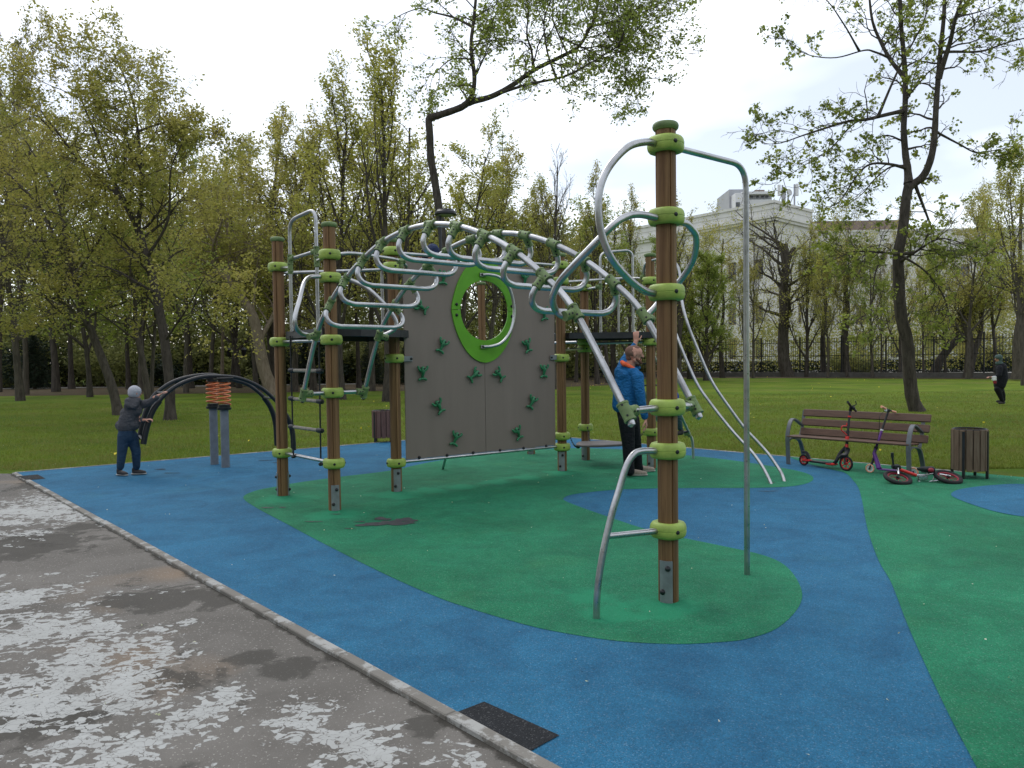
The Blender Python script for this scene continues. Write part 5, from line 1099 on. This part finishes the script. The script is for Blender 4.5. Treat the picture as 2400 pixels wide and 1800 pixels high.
def tree_template(name,seed,H_,trad,clear,nl,prm,per,size,leaf,barkm,spread=.13,lean=(0,0),limb=.42,maxlev=3,trunkpts=None,limb_ang=(32,62),aspect=.55,top=1.):
    r=random.Random(seed); mb=MB(); n=9
    if trunkpts: pts=spline(trunkpts,4)
    else:
        pts=[Vector((0,0,-.1))]; d=Vector((lean[0],lean[1],1)).normalized()
        for i in range(n): d=(d+vrand(r)*.07+Vector((0,0,.03))).normalized(); pts.append(pts[-1]+d*(H_*.9/n))
    N_=len(pts); rs=[trad*(1-.86*i/(N_-1))*(1.35 if i==0 else 1)+.01 for i in range(N_)]
    mb.tube(pts,rs,10,cap=False); out=[]
    for k in range(nl):
        t=clear+(1-clear)*(k+r.random()*.7)/nl; t=min(t,.985); f=t*(N_-1); i=min(int(f),N_-2); b=pts[i].lerp(pts[i+1],f-i); a=math.radians(r.uniform(*limb_ang))*(1-.3*t)
        az=k*2.4+r.uniform(-.5,.5); dd=Vector((math.cos(az)*math.sin(a),math.sin(az)*math.sin(a),math.cos(a)))
        grow(mb,out,r,b,dd,H_*limb*r.uniform(.7,1.1)*(1.05-.72*(t-clear)/(1-clear)*top),max(rs[i]*.6,.015),1,maxlev,prm)
    return dict(mb=mb,pts=out,r=r,per=per,size=size,leaf=leaf,bark=barkm,spread=spread,H=H_,aspect=aspect)
def finish(T,label,loc,rz=0,sc3=(1,1,1),kind='tree',group=None,nm='tree'):
    t=thing(nm,label,kind,loc,rz,group); t.scale=sc3
    me_t=T.get('me_t')
    if me_t is None:
        o=T['mb'].build('trunk',T['bark'],t); T['me_t']=o.data
        L_=leaves_from(T['pts'],T['r'],T['per'],T['size'],T['spread'])
        if len(L_): oc=quads(L_,T['size'],.8,'crown',T['leaf'],t,aspect=T['aspect']); T['me_c']=oc.data
        else: T['me_c']=None
    else:
        link('trunk',T['me_t'],t)
        if T['me_c'] is not None: link('crown',T['me_c'],t)
    return t
PRM=dict(wob=.16,up=.07,kids=(0,6,6,5),ang=(28,62),len=(.42,.68),leafy=.9)
PS=dict(PRM,up=.12,kids=(0,6,5,4),ang=(20,48))
PU=dict(PRM,up=.2,kids=(0,6,6,4),ang=(18,42),wob=.12)
TP=dict(
 olive=tree_template('olive',11,12,.15,.22,15,PRM,4.2,.125,'leaf_olive','bark_grey'),
 green=tree_template('green',12,12,.14,.15,17,PRM,4.6,.125,'leaf_green','bark_dark',limb=.36),
 yellow=tree_template('yellow',13,12,.13,.2,15,PS,4.0,.125,'leaf_yellow','bark_dark',limb=.38),
 rust=tree_template('rust',14,12,.13,.2,15,PRM,3.2,.115,'leaf_rust','bark_grey'),
 upright=tree_template('upright',15,12,.14,.16,15,PU,3.4,.12,'leaf_yellow','bark_dark',limb=.46,limb_ang=(18,40)),
 sparse=tree_template('sparse',16,12,.15,.12,16,PU,2.0,.11,'leaf_olive','bark_dark',limb=.33,limb_ang=(22,45)),
 dense=tree_template('dense',17,10,.20,.10,20,PRM,7,.13,'leaf_green','bark_dark',limb=.38),
 bare=tree_template('bare',18,12,.13,.25,14,PU,.12,.08,'leaf_rust','bark_grey',limb=.34,limb_ang=(22,50)),
)
TP['olive2']=tree_template('olive2',61,12,.13,.25,13,dict(PRM,up=.12),3.8,.12,'leaf_olive','bark_grey',limb=.40,limb_ang=(25,55))
TP['green2']=tree_template('green2',62,12,.14,.18,15,dict(PS,up=.09),4.4,.125,'leaf_green','bark_grey',limb=.37)
TP['yellow2']=tree_template('yellow2',63,12,.12,.2,14,dict(PU,up=.15),4.0,.12,'leaf_yellow','bark_grey',limb=.40,limb_ang=(20,48))
# conifers
def conifer(seed,H_,R_,dens,leaf,size,droop,clear=.06,nwh=26):
    r=random.Random(seed); mb=MB(); mb.tube([(0,0,-.1),(0,0,H_*.5),(0,0,H_)],[.16,.09,.012],8,cap=False); out=[]
    for k in range(nwh):
        t=clear+(1-clear)*k/nwh; z=H_*t; L_=R_*(1-t)**.8+.15
        for j in range(7):
            az=j*.9+k*1.3+r.uniform(-.2,.2); d=Vector((math.cos(az),math.sin(az),-droop)); e=Vector((0,0,z))+d*L_*r.uniform(.75,1.1)+Vector((0,0,.12*L_)); mb.tube([(0,0,z),Vector((0,0,z)).lerp(e,.5)+Vector((0,0,.08*L_)),e],[.02,.012,.003],4,cap=False)
            for q in range(int(3+9*L_/max(R_,.1))): out.append((Vector((0,0,z)).lerp(e,r.uniform(.15,1)),.1))
    return dict(mb=mb,pts=out,r=r,per=dens,size=size,leaf=leaf,bark='bark_fir',spread=.11,H=H_,aspect=.22)
TP['spruce']=conifer(21,6,1.7,7,'leaf_dark',.20,.25)
TP['larch']=conifer(22,14,2.7,3.0,'leaf_green',.15,-.15,.12,34)
def place(k,px,Y,topy,label,wx=1.,rz=0.,gp_='park trees',nm='tree'):
    p=at(px,870,Y); zt=at(px,topy,Y).z; s=zt/TP[k]['H']; return finish(TP[k],label,(p.x,Y,-.03),rz,(s*wx,s*wx,s),group=gp_,nm=nm)
LT=[
('rust',58,43,28,'tallest reddish sparse tree at the far left edge',.62,0,),
('olive',46,36,250,'olive tree with trunk forked low at the left edge of the lawn',.95,1.,),
('green',209,39,330,'tree with straight dark trunk on the bare earth left of the leaning trunk',.8,2.,),
('olive2',352,27,330,'slim grey-trunked tree rising right above the boy',.7,3.,),
('yellow',130,47,200,'yellow-green tree between the forked tree and the leaning tree, further back',1.,.5),
('rust',-60,33,150,'brownish leafing tree cut by the left picture edge',1.,1.7),
('olive',-10,48,260,'tree with olive crown low behind the forked tree',1.1,4.1),
('green2',435,43,305,'bright green rounded tree behind the leaning limbs, above the seesaw',.75,2.2),
('yellow2',330,46,240,'pale yellow-green tree standing behind the boy and the two slim trunks',.9,5.2),
('olive2',492,47,330,'thin dark-trunked tree left of the pale-barked tree, behind the seesaw springs',.8,3.3),
('green',560,49,380,'dark green tree beside the old double lantern',.9,.9),
('sparse',640,46,262,'wide airy tree with fine dark limbs against sky left of the wooden posts',1.25,1.9),
('olive',735,44,280,'airy olive tree behind the tall hoop rail of the left deck',.9,.3),
('upright',800,33,205,'bushy upright tree with pointed shoots left of the bent dark limb',1.0,2.9),
('upright',905,31,125,'tallest yellow-green upright tree just left of the bent dark limb',1.0,.8),
('olive2',870,42,240,'olive tree half hidden behind the upright shoots and the arch top',1.,4.6),
('yellow',1075,37,300,'yellow-green tree behind the disc lamp and the arch top',.95,3.8),
('bare',1300,41,325,'nearly leafless fine-twigged tree right of the larch',.85,1.1),
('olive',1265,47,470,'small olive tree low behind the climbing wall right corner',1.,2.4),
('green2',1130,48,420,'green tree seen through the porthole of the climbing wall',.9,5.9),
('sparse',1400,48,395,'thin sparsely leafed tree inside the steel loop left of the front post',.85,.6),
('sparse',1475,53,440,'thin sparse tree just left of the front post',.8,3.1),
('sparse',1590,50,425,'light leafed tree just right of the front post',.95,4.4),
('dense',1655,52,585,'dense round bright green tree in front of the pale building',.95,1.3),
('dense',1588,54,620,'dense green tree directly behind the slanted sliding bars',.8,3.9),
('bare',1765,56,520,'bare twiggy tree in front of the pale wall right of the sliding pole',.7,.2),
('sparse',1890,57,525,'sparse green tree right of the cut-back trunk',.9,2.6),
('olive2',1985,55,590,'olive tree with pale grey trunk left of the large maple',.75,.4),
('rust',2065,57,560,'brownish budding tree just left behind the large maple trunk',.65,5.0),
('sparse',2110,61,470,'faint fine-twigged tree behind the maple fork',.8,2.0),
('green',2215,53,560,'green tree right behind the large maple trunk',.8,1.4),
('olive',2268,48,455,'twin-trunked olive tree left of the walking person',.75,3.5),
('yellow2',2400,38,345,'yellow-green leafy tree filling the right picture edge',.9,.1),
('olive2',2335,50,420,'olive leafed tree above the walking person',.8,4.9),
('rust',2480,44,400,'brownish tree at the far right margin',.9,2.3),
]
for a in LT: place(*a)
for a in (('yellow2',1940,54,600,'soft yellow-green tree just left of the thin dark straight trunk by the fence',.95,2.1),('green2',2045,53,575,'light green tree in front of the pale wing left of the maple trunk',.9,4.4),('olive2',1745,55,600,'small olive tree before the pale corner right of the sliding pole',.8,.9),('yellow2',2165,57,590,'yellow-green tree between the maple trunk and the leaning trunk',.9,5.5),('green2',1530,56,540,'green tree hidden mostly by the front post',.9,1.0),('yellow',1003,40,262,'full yellow-green tree just right of the bent dark limb',1.,1.2),('olive2',1140,41,330,'olive tree left of the larch behind the arch',1.,3.0),('yellow2',600,45,330,'pale tree above the tall hoop and first wooden post',.95,.7),('olive2',688,43,270,'airy olive tree directly behind second wooden post',1.05,2.6),('green2',1425,50,455,'low green tree seen through the steel loop',1.,4.0),('yellow2',1240,46,430,'yellow-green low tree above the right end of the climbing wall',1.,5.1),('olive2',1350,52,500,'olive tree over the right deck rails',.9,2.0)): place(*a)
place('larch',1185,44,305,'tall feathery larch with upswept green branches behind the climbing wall',.9,0,'park trees','larch')
for px,Y,ty,lab,wx in ((716,50,800,'dark low spruce between the two left posts'),(872,50,790,'dark spruce beside the third wooden post'),(60,52,800,'dark spruce behind the forked tree at the left edge'),(590,54,815,'small dark spruce behind the pale trunk'),(955,52,800,'dark spruce partly hidden by climbing wall left edge')) and [(716,50,795,'dark low spruce between the two left posts',1.2),(872,50,775,'dark spruce beside the third wooden post',1.1),(80,53,780,'dark spruce behind the forked tree at the left edge',1.3),(600,54,800,'small dark spruce behind the pale trunk',1.3),(955,52,800,'dark spruce partly hidden by climbing wall left edge',1.2)]:
    place('spruce',px,Y,ty,lab,wx,px,'dark spruces','spruce')
# ---- trees with a shape of their own
def limbset(trunk,limbs,seed,prm,per,size,leaf,barkm,origin,spread=.12,maxlev=3,aspect=.55,hang=0.,dens=1.):
    """trunk, limbs: lists of (world points, radii)"""
    r=random.Random(seed); mb=MB(); out=[]; done=[]
    for pts,rs,leafy,nk,Lk in [trunk]+limbs:
        q=[Vector(p)-Vector(origin) for p in pts]
        if done:
            nb=min(done,key=lambda z:(z-q[0]).length); sh=nb-q[0]
            q=[p+sh*max(0,1-i/2) for i,p in enumerate(q)]
        P=spline(q,5); done+=P; n=len(P); R_=[rs[0]+(rs[1]-rs[0])*(i/(n-1))**.8 for i in range(n)]
        R_=[q*(1+.03*math.sin(i*1.7+seed)) for i,q in enumerate(R_)]; R_[0]*=1.3; R_[1]*=1.1
        mb.tube(P,R_,12,cap=False)
        for k in range(nk):
            t=leafy+(1-leafy)*(k+r.random())/nk; f=min(t,.999)*(n-1); i=int(f); b=P[i].lerp(P[i+1],f-i); dd=(P[i+1]-P[i]).normalized(); s=vrand(r); s=(s-dd*s.dot(dd)).normalized(); a=math.radians(r.uniform(35,70))
            d=dd*math.cos(a)+s*math.sin(a)+Vector((0,0,-hang)); grow(mb,out,r,b,d,Lk*r.uniform(.6,1.15),max(R_[i]*.4,.008),2,maxlev+1,prm)
    return dict(mb=mb,pts=out,r=r,per=per,size=size,leaf=leaf,bark=barkm,spread=spread,H=1,aspect=aspect)
def W(lst,Y,dY=0.):
    n=len(lst); return [at(x,y,Y+dY*i/max(1,n-1)) for x,y in lst]
PB1=dict(wob=.20,up=.02,kids=(0,5,5,5,4),ang=(28,65),len=(.45,.7),leafy=.92)
# leaning tree behind the boy
o=ground(279,973); T_=limbset((W([(279,976),(262,905),(235,830),(210,765),(185,690),(160,610),(125,550)],o.y,1),(.16,.08),.45,14,2.6),
 [(W([(205,750),(150,700),(90,690),(40,700)],o.y,-1),(.06,.02),.2,10,2.0),(W([(160,610),(150,520),(120,430),(60,330)],o.y,1),(.08,.02),.1,14,2.4),(W([(185,690),(230,600),(250,520),(240,400)],o.y,-1.),(.06,.02),.2,12,2.2),(W([(125,550),(80,470),(10,400),(-60,340)],o.y,1),(.06,.02),.1,12,2.2)],31,PB1,3.4,.10,'leaf_olive','bark_grey',o)
finish(T_,'tree with flaking trunk leaning left, right behind the boy',o)
o=ground(399,982); T_=limbset((W([(399,985),(397,900),(386,800),(372,720),(358,650),(335,575),(318,520)],o.y),(.155,.10),.5,8,2.0),
 [(W([(318,520),(270,450),(215,420),(150,330),(95,260)],o.y,1),(.085,.015),.15,16,2.4),(W([(318,520),(330,450),(325,330),(310,230),(270,130)],o.y,-.5),(.075,.015),.15,18,2.2),(W([(335,575),(390,500),(400,400),(430,330)],o.y,-1),(.05,.012),.2,12,1.8),(W([(290,470),(230,320),(190,230),(180,170)],o.y,.5),(.05,.012),.1,14,2.0),(W([(325,330),(380,300),(420,290),(480,320)],o.y,.5),(.035,.01),.2,9,1.3),(W([(372,720),(300,660),(240,620)],o.y,1.5),(.04,.01),.2,8,1.8),(W([(386,800),(440,720),(480,650)],o.y,-1),(.04,.01),.2,8,1.8)],32,PB1,3.0,.10,'leaf_olive','bark_dark',o)
finish(T_,'tall dark-limbed tree between the boy and the seesaw springs, branching to top left',o)
o=ground(348,965); T_=limbset((W([(350,967),(343,900),(335,850),(318,770),(316,700),(300,600)],o.y),(.13,.05),.5,10,2.2),[(W([(335,850),(330,780),(345,700),(350,620)],o.y,1),(.08,.03),.3,8,2.2)],33,PB1,3.6,.105,'leaf_green','bark_grey',o)
finish(T_,'forked slim tree whose foot is hidden behind the seesaw and the boy',o)
o=ground(640,925); T_=limbset((W([(645,930),(620,870),(606,800),(592,740),(560,690),(520,640),(500,610)],o.y),(.36,.16),.6,5,3.0),
 [(W([(500,610),(495,570),(520,520)],o.y,-1),(.13,.05),.1,8,3.0),(W([(545,670),(545,600),(532,520),(540,440)],o.y,1),(.14,.04),.15,12,3.2),(W([(606,800),(640,740),(655,690),(665,620)],o.y,1),(.15,.05),.2,12,3.2),(W([(592,740),(600,650),(610,560)],o.y),(.08,.03),.2,9,3.0)],34,PB1,4.5,.14,'leaf_olive','bark_pale',o,spread=.2)
finish(T_,'thick pale-barked tree curving left behind the seesaw right end',o)
# bent dark tree over the climbing arch
o=Vector((at(1040,900,22).x,22,-.03)); Yt=22
T_=limbset((W([(1048,990),(1046,800),(1040,600),(1030,500),(1020,430),(1010,370),(1007,310),(1005,283),(1010,270)],Yt),(.125,.098),.99,0,1),
 [(W([(1006,276),(1040,266),(1080,252),(1098,240)],Yt),(.102,.092),.9,1,.8),
  (W([(1092,246),(1108,222),(1112,180),(1104,110),(1110,50),(1118,-30)],Yt,-.5),(.08,.04),.15,13,1.5),
  (W([(1095,244),(1150,228),(1200,200),(1250,165),(1310,135),(1355,110),(1380,70),(1398,30),(1398,-40)],Yt,1),(.088,.03),.28,18,1.6),
  (W([(1205,207),(1260,190),(1320,180),(1380,150),(1430,120),(1480,90)],Yt,-1.5),(.045,.015),.3,18,1.7),
  (W([(1248,165),(1245,120),(1235,80),(1240,20)],Yt,.5),(.045,.018),.3,10,1.3),(W([(1308,138),(1285,100),(1275,50),(1290,0)],Yt,-.7),(.035,.014),.25,10,1.3),(W([(1322,130),(1308,90),(1295,40),(1300,-20)],Yt,.9),(.03,.012),.3,10,1.3),
  (W([(1100,80),(1060,50),(1020,30),(985,20),(940,35),(900,62)],Yt,.5),(.04,.006),.7,3,.8),(W([(1060,50),(1035,20),(1018,3)],Yt),(.02,.008),.5,2,.6),
  (W([(1355,112),(1400,130),(1450,150),(1500,190)],Yt,1.2),(.03,.01),.1,18,1.5),(W([(1385,60),(1440,50),(1490,60),(1520,110)],Yt,.3),(.03,.01),.1,18,1.5),(W([(1398,20),(1450,0),(1500,10)],Yt,-.6),(.03,.01),.1,14,1.5),
  (W([(1110,170),(1060,155),(1020,170),(990,185)],Yt,.6),(.025,.008),.1,8,1.2),(W([(1108,120),(1150,60),(1170,10)],Yt,-.3),(.025,.008),.2,8,1.2)],
 41,dict(PB1,up=-.05,kids=(0,5,5,4,3),leafy=.75),1.7,.10,'leaf_green','bark_dark',o,spread=.09)
finish(T_,'dark trunk bent sharply right above the climbing arch with a leafy crown at the top',o,nm='bent_tree')
# drooping branch in front of the sky below it
# big maple right
o=ground(2145,962); Yt=o.y
T_=limbset((W([(2150,966),(2138,930),(2132,880),(2126,800),(2112,740),(2106,640),(2106,590),(2116,540),(2122,480),(2130,430)],Yt),(.195,.125),.97,1,1.),
 [(W([(2128,440),(2126,400),(2122,360),(2118,300),(2122,230),(2120,150),(2112,60),(2108,-40)],Yt,.5),(.115,.05),.3,14,1.2),
  (W([(2130,436),(2165,410),(2182,370),(2190,320),(2194,250),(2200,170),(2205,110),(2212,40),(2215,-40)],Yt,-.8),(.115,.045),.3,12,1.2),
  (W([(2112,195),(2085,150),(2065,100),(2045,50),(2036,-20)],Yt,1.2),(.07,.03),.2,10,1.4),(W([(2196,165),(2225,90),(2240,40),(2262,-20)],Yt,-1.),(.08,.03),.2,9,1.2),(W([(2214,160),(2240,140),(2300,120),(2360,100),(2420,85)],Yt,.8),(.05,.015),.3,12,1.3),
  (W([(2116,240),(2080,258),(2030,280),(1985,285),(1920,305),(1880,318),(1830,335),(1790,338)],Yt,-1),(.065,.006),.25,18,1.3),(W([(2108,310),(2080,290),(2045,280)],Yt,-.4),(.04,.02),.3,5,1.),
  (W([(2112,378),(2075,376),(2040,385),(2010,410),(1970,470),(1955,480)],Yt,-.6),(.05,.008),.15,16,1.2),(W([(2112,405),(2080,400),(2050,420),(2020,455),(1980,485)],Yt,.6),(.035,.006),.2,10,1.),(W([(2036,295),(1990,300),(1950,345),(1905,375),(1850,410),(1815,435)],Yt,.2),(.03,.004),.4,12,.9),
  (W([(2000,470),(1985,480)],Yt),(.01,.004),.5,0,1.),
  (W([(2105,128),(2060,118),(2025,118),(1960,135),(1900,130),(1860,110),(1835,88)],Yt,1.),(.035,.004),.55,6,.9),(W([(2036,28),(1985,5),(1930,-5),(1880,0)],Yt,-.5),(.03,.005),.4,6,.9),
  (W([(2195,332),(2250,350),(2290,358),(2340,350),(2380,340)],Yt,.8),(.035,.006),.3,14,.9),(W([(2135,130),(2150,60),(2165,0)],Yt,.9),(.03,.01),.3,8,.9),(W([(2125,190),(2140,120),(2165,50),(2175,-10)],Yt,-1),(.04,.012),.2,8,1.),
  (W([(2148,450),(2165,490),(2178,520),(2188,550)],Yt,.3),(.05,.02),.3,9,1.0),(W([(2122,600),(2150,585),(2200,560),(2260,570)],Yt,-1.2),(.05,.01),.25,20,1.3),(W([(2108,605),(2080,600),(2040,590),(2000,590),(1965,605)],Yt,-1.),(.05,.01),.25,20,1.2),
  (W([(2112,650),(2070,670),(2040,720),(2000,760)],Yt,-1.5),(.03,.006),.3,10,1.),(W([(2125,600),(2180,640),(2215,700),(2220,740)],Yt,-1.),(.035,.008),.3,12,1.1),(W([(2208,40),(2270,30),(2330,15)],Yt,-.6),(.03,.01),.3,8,1.)],
 42,dict(PB1,wob=.26,up=.0,kids=(0,4,4,3,2),leafy=.20),4.2,.095,'leaf_maple','bark_dark',o,spread=.07,maxlev=3,aspect=.8)
finish(T_,'large dark-trunked maple behind the bench with sparse fresh leaf clusters',o,nm='maple_tree')
# cut-back trunk, leaning trunks in front of the fence
o=at(1848,884,58); o.z=-.03; T_=limbset((W([(1850,888),(1838,850),(1835,800),(1838,740),(1836,690),(1842,620),(1838,572)],58),(.50,.26),.45,16,4.5),
 [(W([(1840,640),(1852,600),(1862,580)],58),(.22,.14),.9,0,1),(W([(1845,680),(1900,640),(1960,590),(2000,560)],58,-1),(.12,.02),.2,18,3.5),(W([(1845,720),(1890,690),(1930,640)],58,1),(.08,.02),.2,12,3.2),(W([(1822,888),(1822,820),(1828,760)],57.5),(.22,.12),.8,2,2.)],43,dict(PB1,up=.10,leafy=.6),2.6,.12,'leaf_yellow','bark_grey',o,spread=.2)
finish(T_,'cut-back thick trunk with sprouting side shoots by the iron fence',o,nm='pollard_tree')
o=at(2190,884,54); o.z=-.03; T_=limbset((W([(2185,890),(2200,850),(2225,815),(2250,790),(2270,780)],54,-.5),(.36,.16),.6,10,2.6),[],44,PB1,3.5,.13,'leaf_olive','bark_dark',o,spread=.2)
finish(T_,'trunk leaning strongly right in front of the iron fence',o)
o=at(2262,890,50); o.z=-.03; T_=limbset((W([(2268,895),(2272,840),(2272,790),(2262,740),(2275,690)],50),(.33,.14),.6,10,2.8),[(W([(2270,800),(2250,745),(2235,715)],50),(.14,.05),.3,8,2.4),(W([(2284,893),(2290,830),(2298,780),(2302,720)],50.5),(.26,.10),.6,8,2.4)],45,PB1,3,.13,'leaf_olive','bark_grey',o,spread=.2)
finish(T_,'pair of bare-based trunks forking left of the walking person',o)
for px,Y,r_,ty,lab,b_,hs_ in ((1983,56,.36,560,'straight pale grey trunk in front of the iron fence left of the maple','bark_grey',1),(1932,57,.22,640,'dark straight trunk in front of the iron fence, right of the cut-back trunk','bark_dark',2),(1693,58,.20,560,'slim dark trunk by the fence just right of the dense green tree','bark_dark',3),(2392,45,.42,430,'thick brown trunk at the right edge beyond the walker','bark_grey',4),(958,40,.2,300,'dark trunk just left of the climbing wall edge','bark_dark',5),(1440,55,.24,520,'dark trunk in front of the fence left of the man','bark_dark',6),(1620,56,.26,600,'dark trunk in front of the fence behind the sliding bars','bark_dark',7)):
    o=at(px,884,Y); o.z=-.03; lst=[(px,888),(px-4,800),(px+3,720),(px-2,650),(px+2,ty)]
    T_=limbset((W(lst,Y),(r_,.05),.5,12,3.0),[],50+hs_,PB1,3.2,.13,'leaf_olive' if hs_%2 else 'leaf_green',b_,o,spread=.22); finish(T_,lab,o)
# far trunks of the wood on the left
rt=random.Random(8)
for i,(px,Y,w_,lab) in enumerate(((168,52,.2,'thin far trunk left of the leaning trunk'),(302,50,.16,'thin far trunk between leaning trunk and boy'),(448,50,.2,'far dark trunk left of the springs'),(545,52,.22,'far dark trunk right of the springs'),(520,48,.13,'whitish thin birch trunk behind the spring seesaw'),(790,46,.2,'far brown trunk right of the second wooden post'),(842,47,.16,'far grey trunk left of the third wooden post'))):
    o=at(px,905,Y); o.z=-.03; x=px+rt.uniform(-14,14)
    T_=limbset((W([(px,915),((px+x)/2,800),(x,700),(x+rt.uniform(-8,8),560)],Y),(w_,.04),.55,9,3.0),[],70+i,PB1,5,.15,'leaf_olive','bark_pale' if i==4 else 'bark_dark',o,spread=.25); finish(T_,lab,o,group='far trunks of the wood')
# shrubs
r=random.Random(77)
def shrub(seed,leaf,per,h=2.4,w_=1.9):
    r=random.Random(seed); mb=MB(); out=[]
    for k in range(16):
        az=k*2.4; a=math.radians(r.uniform(12,58)); grow(mb,out,r,Vector((r.uniform(-.3,.3)*w_,r.uniform(-.3,.3),-.05)),(math.cos(az)*math.sin(a)*w_,math.sin(az)*math.sin(a),math.cos(a)),h*r.uniform(.6,1),.02,2,3,dict(PRM,kids=(0,0,7,0)))
    return dict(mb=mb,pts=out,r=r,per=per,size=.13,leaf=leaf,bark='bark_dark',spread=.20,H=h,aspect=.5)
SH=[shrub(1,'leaf_under',20),shrub(2,'leaf_dark',20),shrub(3,'leaf_under',18)]
names=['far left edge','left of the dark straight trunk','behind the leaning trunk','behind the boy','left of the seesaw springs','behind the seesaw springs','behind the pale trunk','between the first two wooden posts','right of the second wooden post','left of the climbing wall']
for i,px in enumerate((-30,110,240,330,420,510,600,700,800,900)):
    o=at(px,900,56+(i%3)); o.z=-.03; finish(SH[i%3],'low dark shrub in the wood, '+names[i],o,i*1.3,(1.9,1.5,1.25+.3*(i%2)),'shrub','shrubs along the far path','shrub')
for i,(px,lab) in enumerate(((1350,'low shrub at the fence foot left of the man'),(1520,'low shrub at the fence foot behind the front post'),(1990,'low shrub behind the fence left of the maple'),(2330,'low shrub behind the fence by the walker'))):
    o=at(px,884,66); o.z=-.03; finish(SH[(i+1)%3],lab,o,i*2.1,(1.7,1.2,.9),'shrub','shrubs by the fence','shrub')
# clipped dark hedge beyond the fence
hd=at(1900,884,70); g1=np.random.default_rng(3); n=26000; xs=g1.uniform(-26,32,n); pts=np.stack([xs,-xs*.28+g1.uniform(-.5,.5,n),g1.uniform(0,1.15,n)**.8],1)
h_=thing('clipped_hedge','long low dark hedge running behind the iron fence','hedge',(hd.x,hd.y-2,-.03)); quads(pts,.2,.8,'foliage','leaf_dark',h_)
# the far wood: one mass nobody could count
g1=np.random.default_rng(4); C=[]
def mass(x0,x1,y0,y1,h,nc,per):
    for _ in range(nc):
        cx=g1.uniform(x0,x1); cy=g1.uniform(y0,y1); cz=g1.uniform(.5,h)*1.0; s=g1.uniform(.7,1.6); C.append(np.array([cx,cy,cz])+g1.normal(size=(per,3))*np.array([s,s*.6,s*.7]))
mass(-54,8,58,70,12.5,980,150); mass(-54,8,57,60,4.5,260,150); mass(2,22,70,80,9,110,140); mass(36,62,66,80,5.5,110,110); mass(24,40,72,80,4,40,100)
C=np.concatenate(C); C=C[C[:,2]>0]; quads(C,.30,.8,'far_woodland_foliage','leaf_under',kind='stuff')

C=[]
mass(22,50,62,68,8.5,230,120); mass(12,22,66,70,6,60,110)
C=np.concatenate(C); C=C[C[:,2]>.3]; quads(C,.16,.8,'foliage_mass','leaf_olive',kind='stuff')
# unseen leaf masses around the camera, added to darken steel tube reflections
C=[]
mass(-45,45,-32,-22,13,420,60); mass(-48,-34,-24,20,13,300,60); mass(40,50,-24,12,11,160,60)
C=np.concatenate(C); C=C[C[:,2]>0]; quads(C,.75,.8,'foliage_mass','leaf_under',kind='stuff')
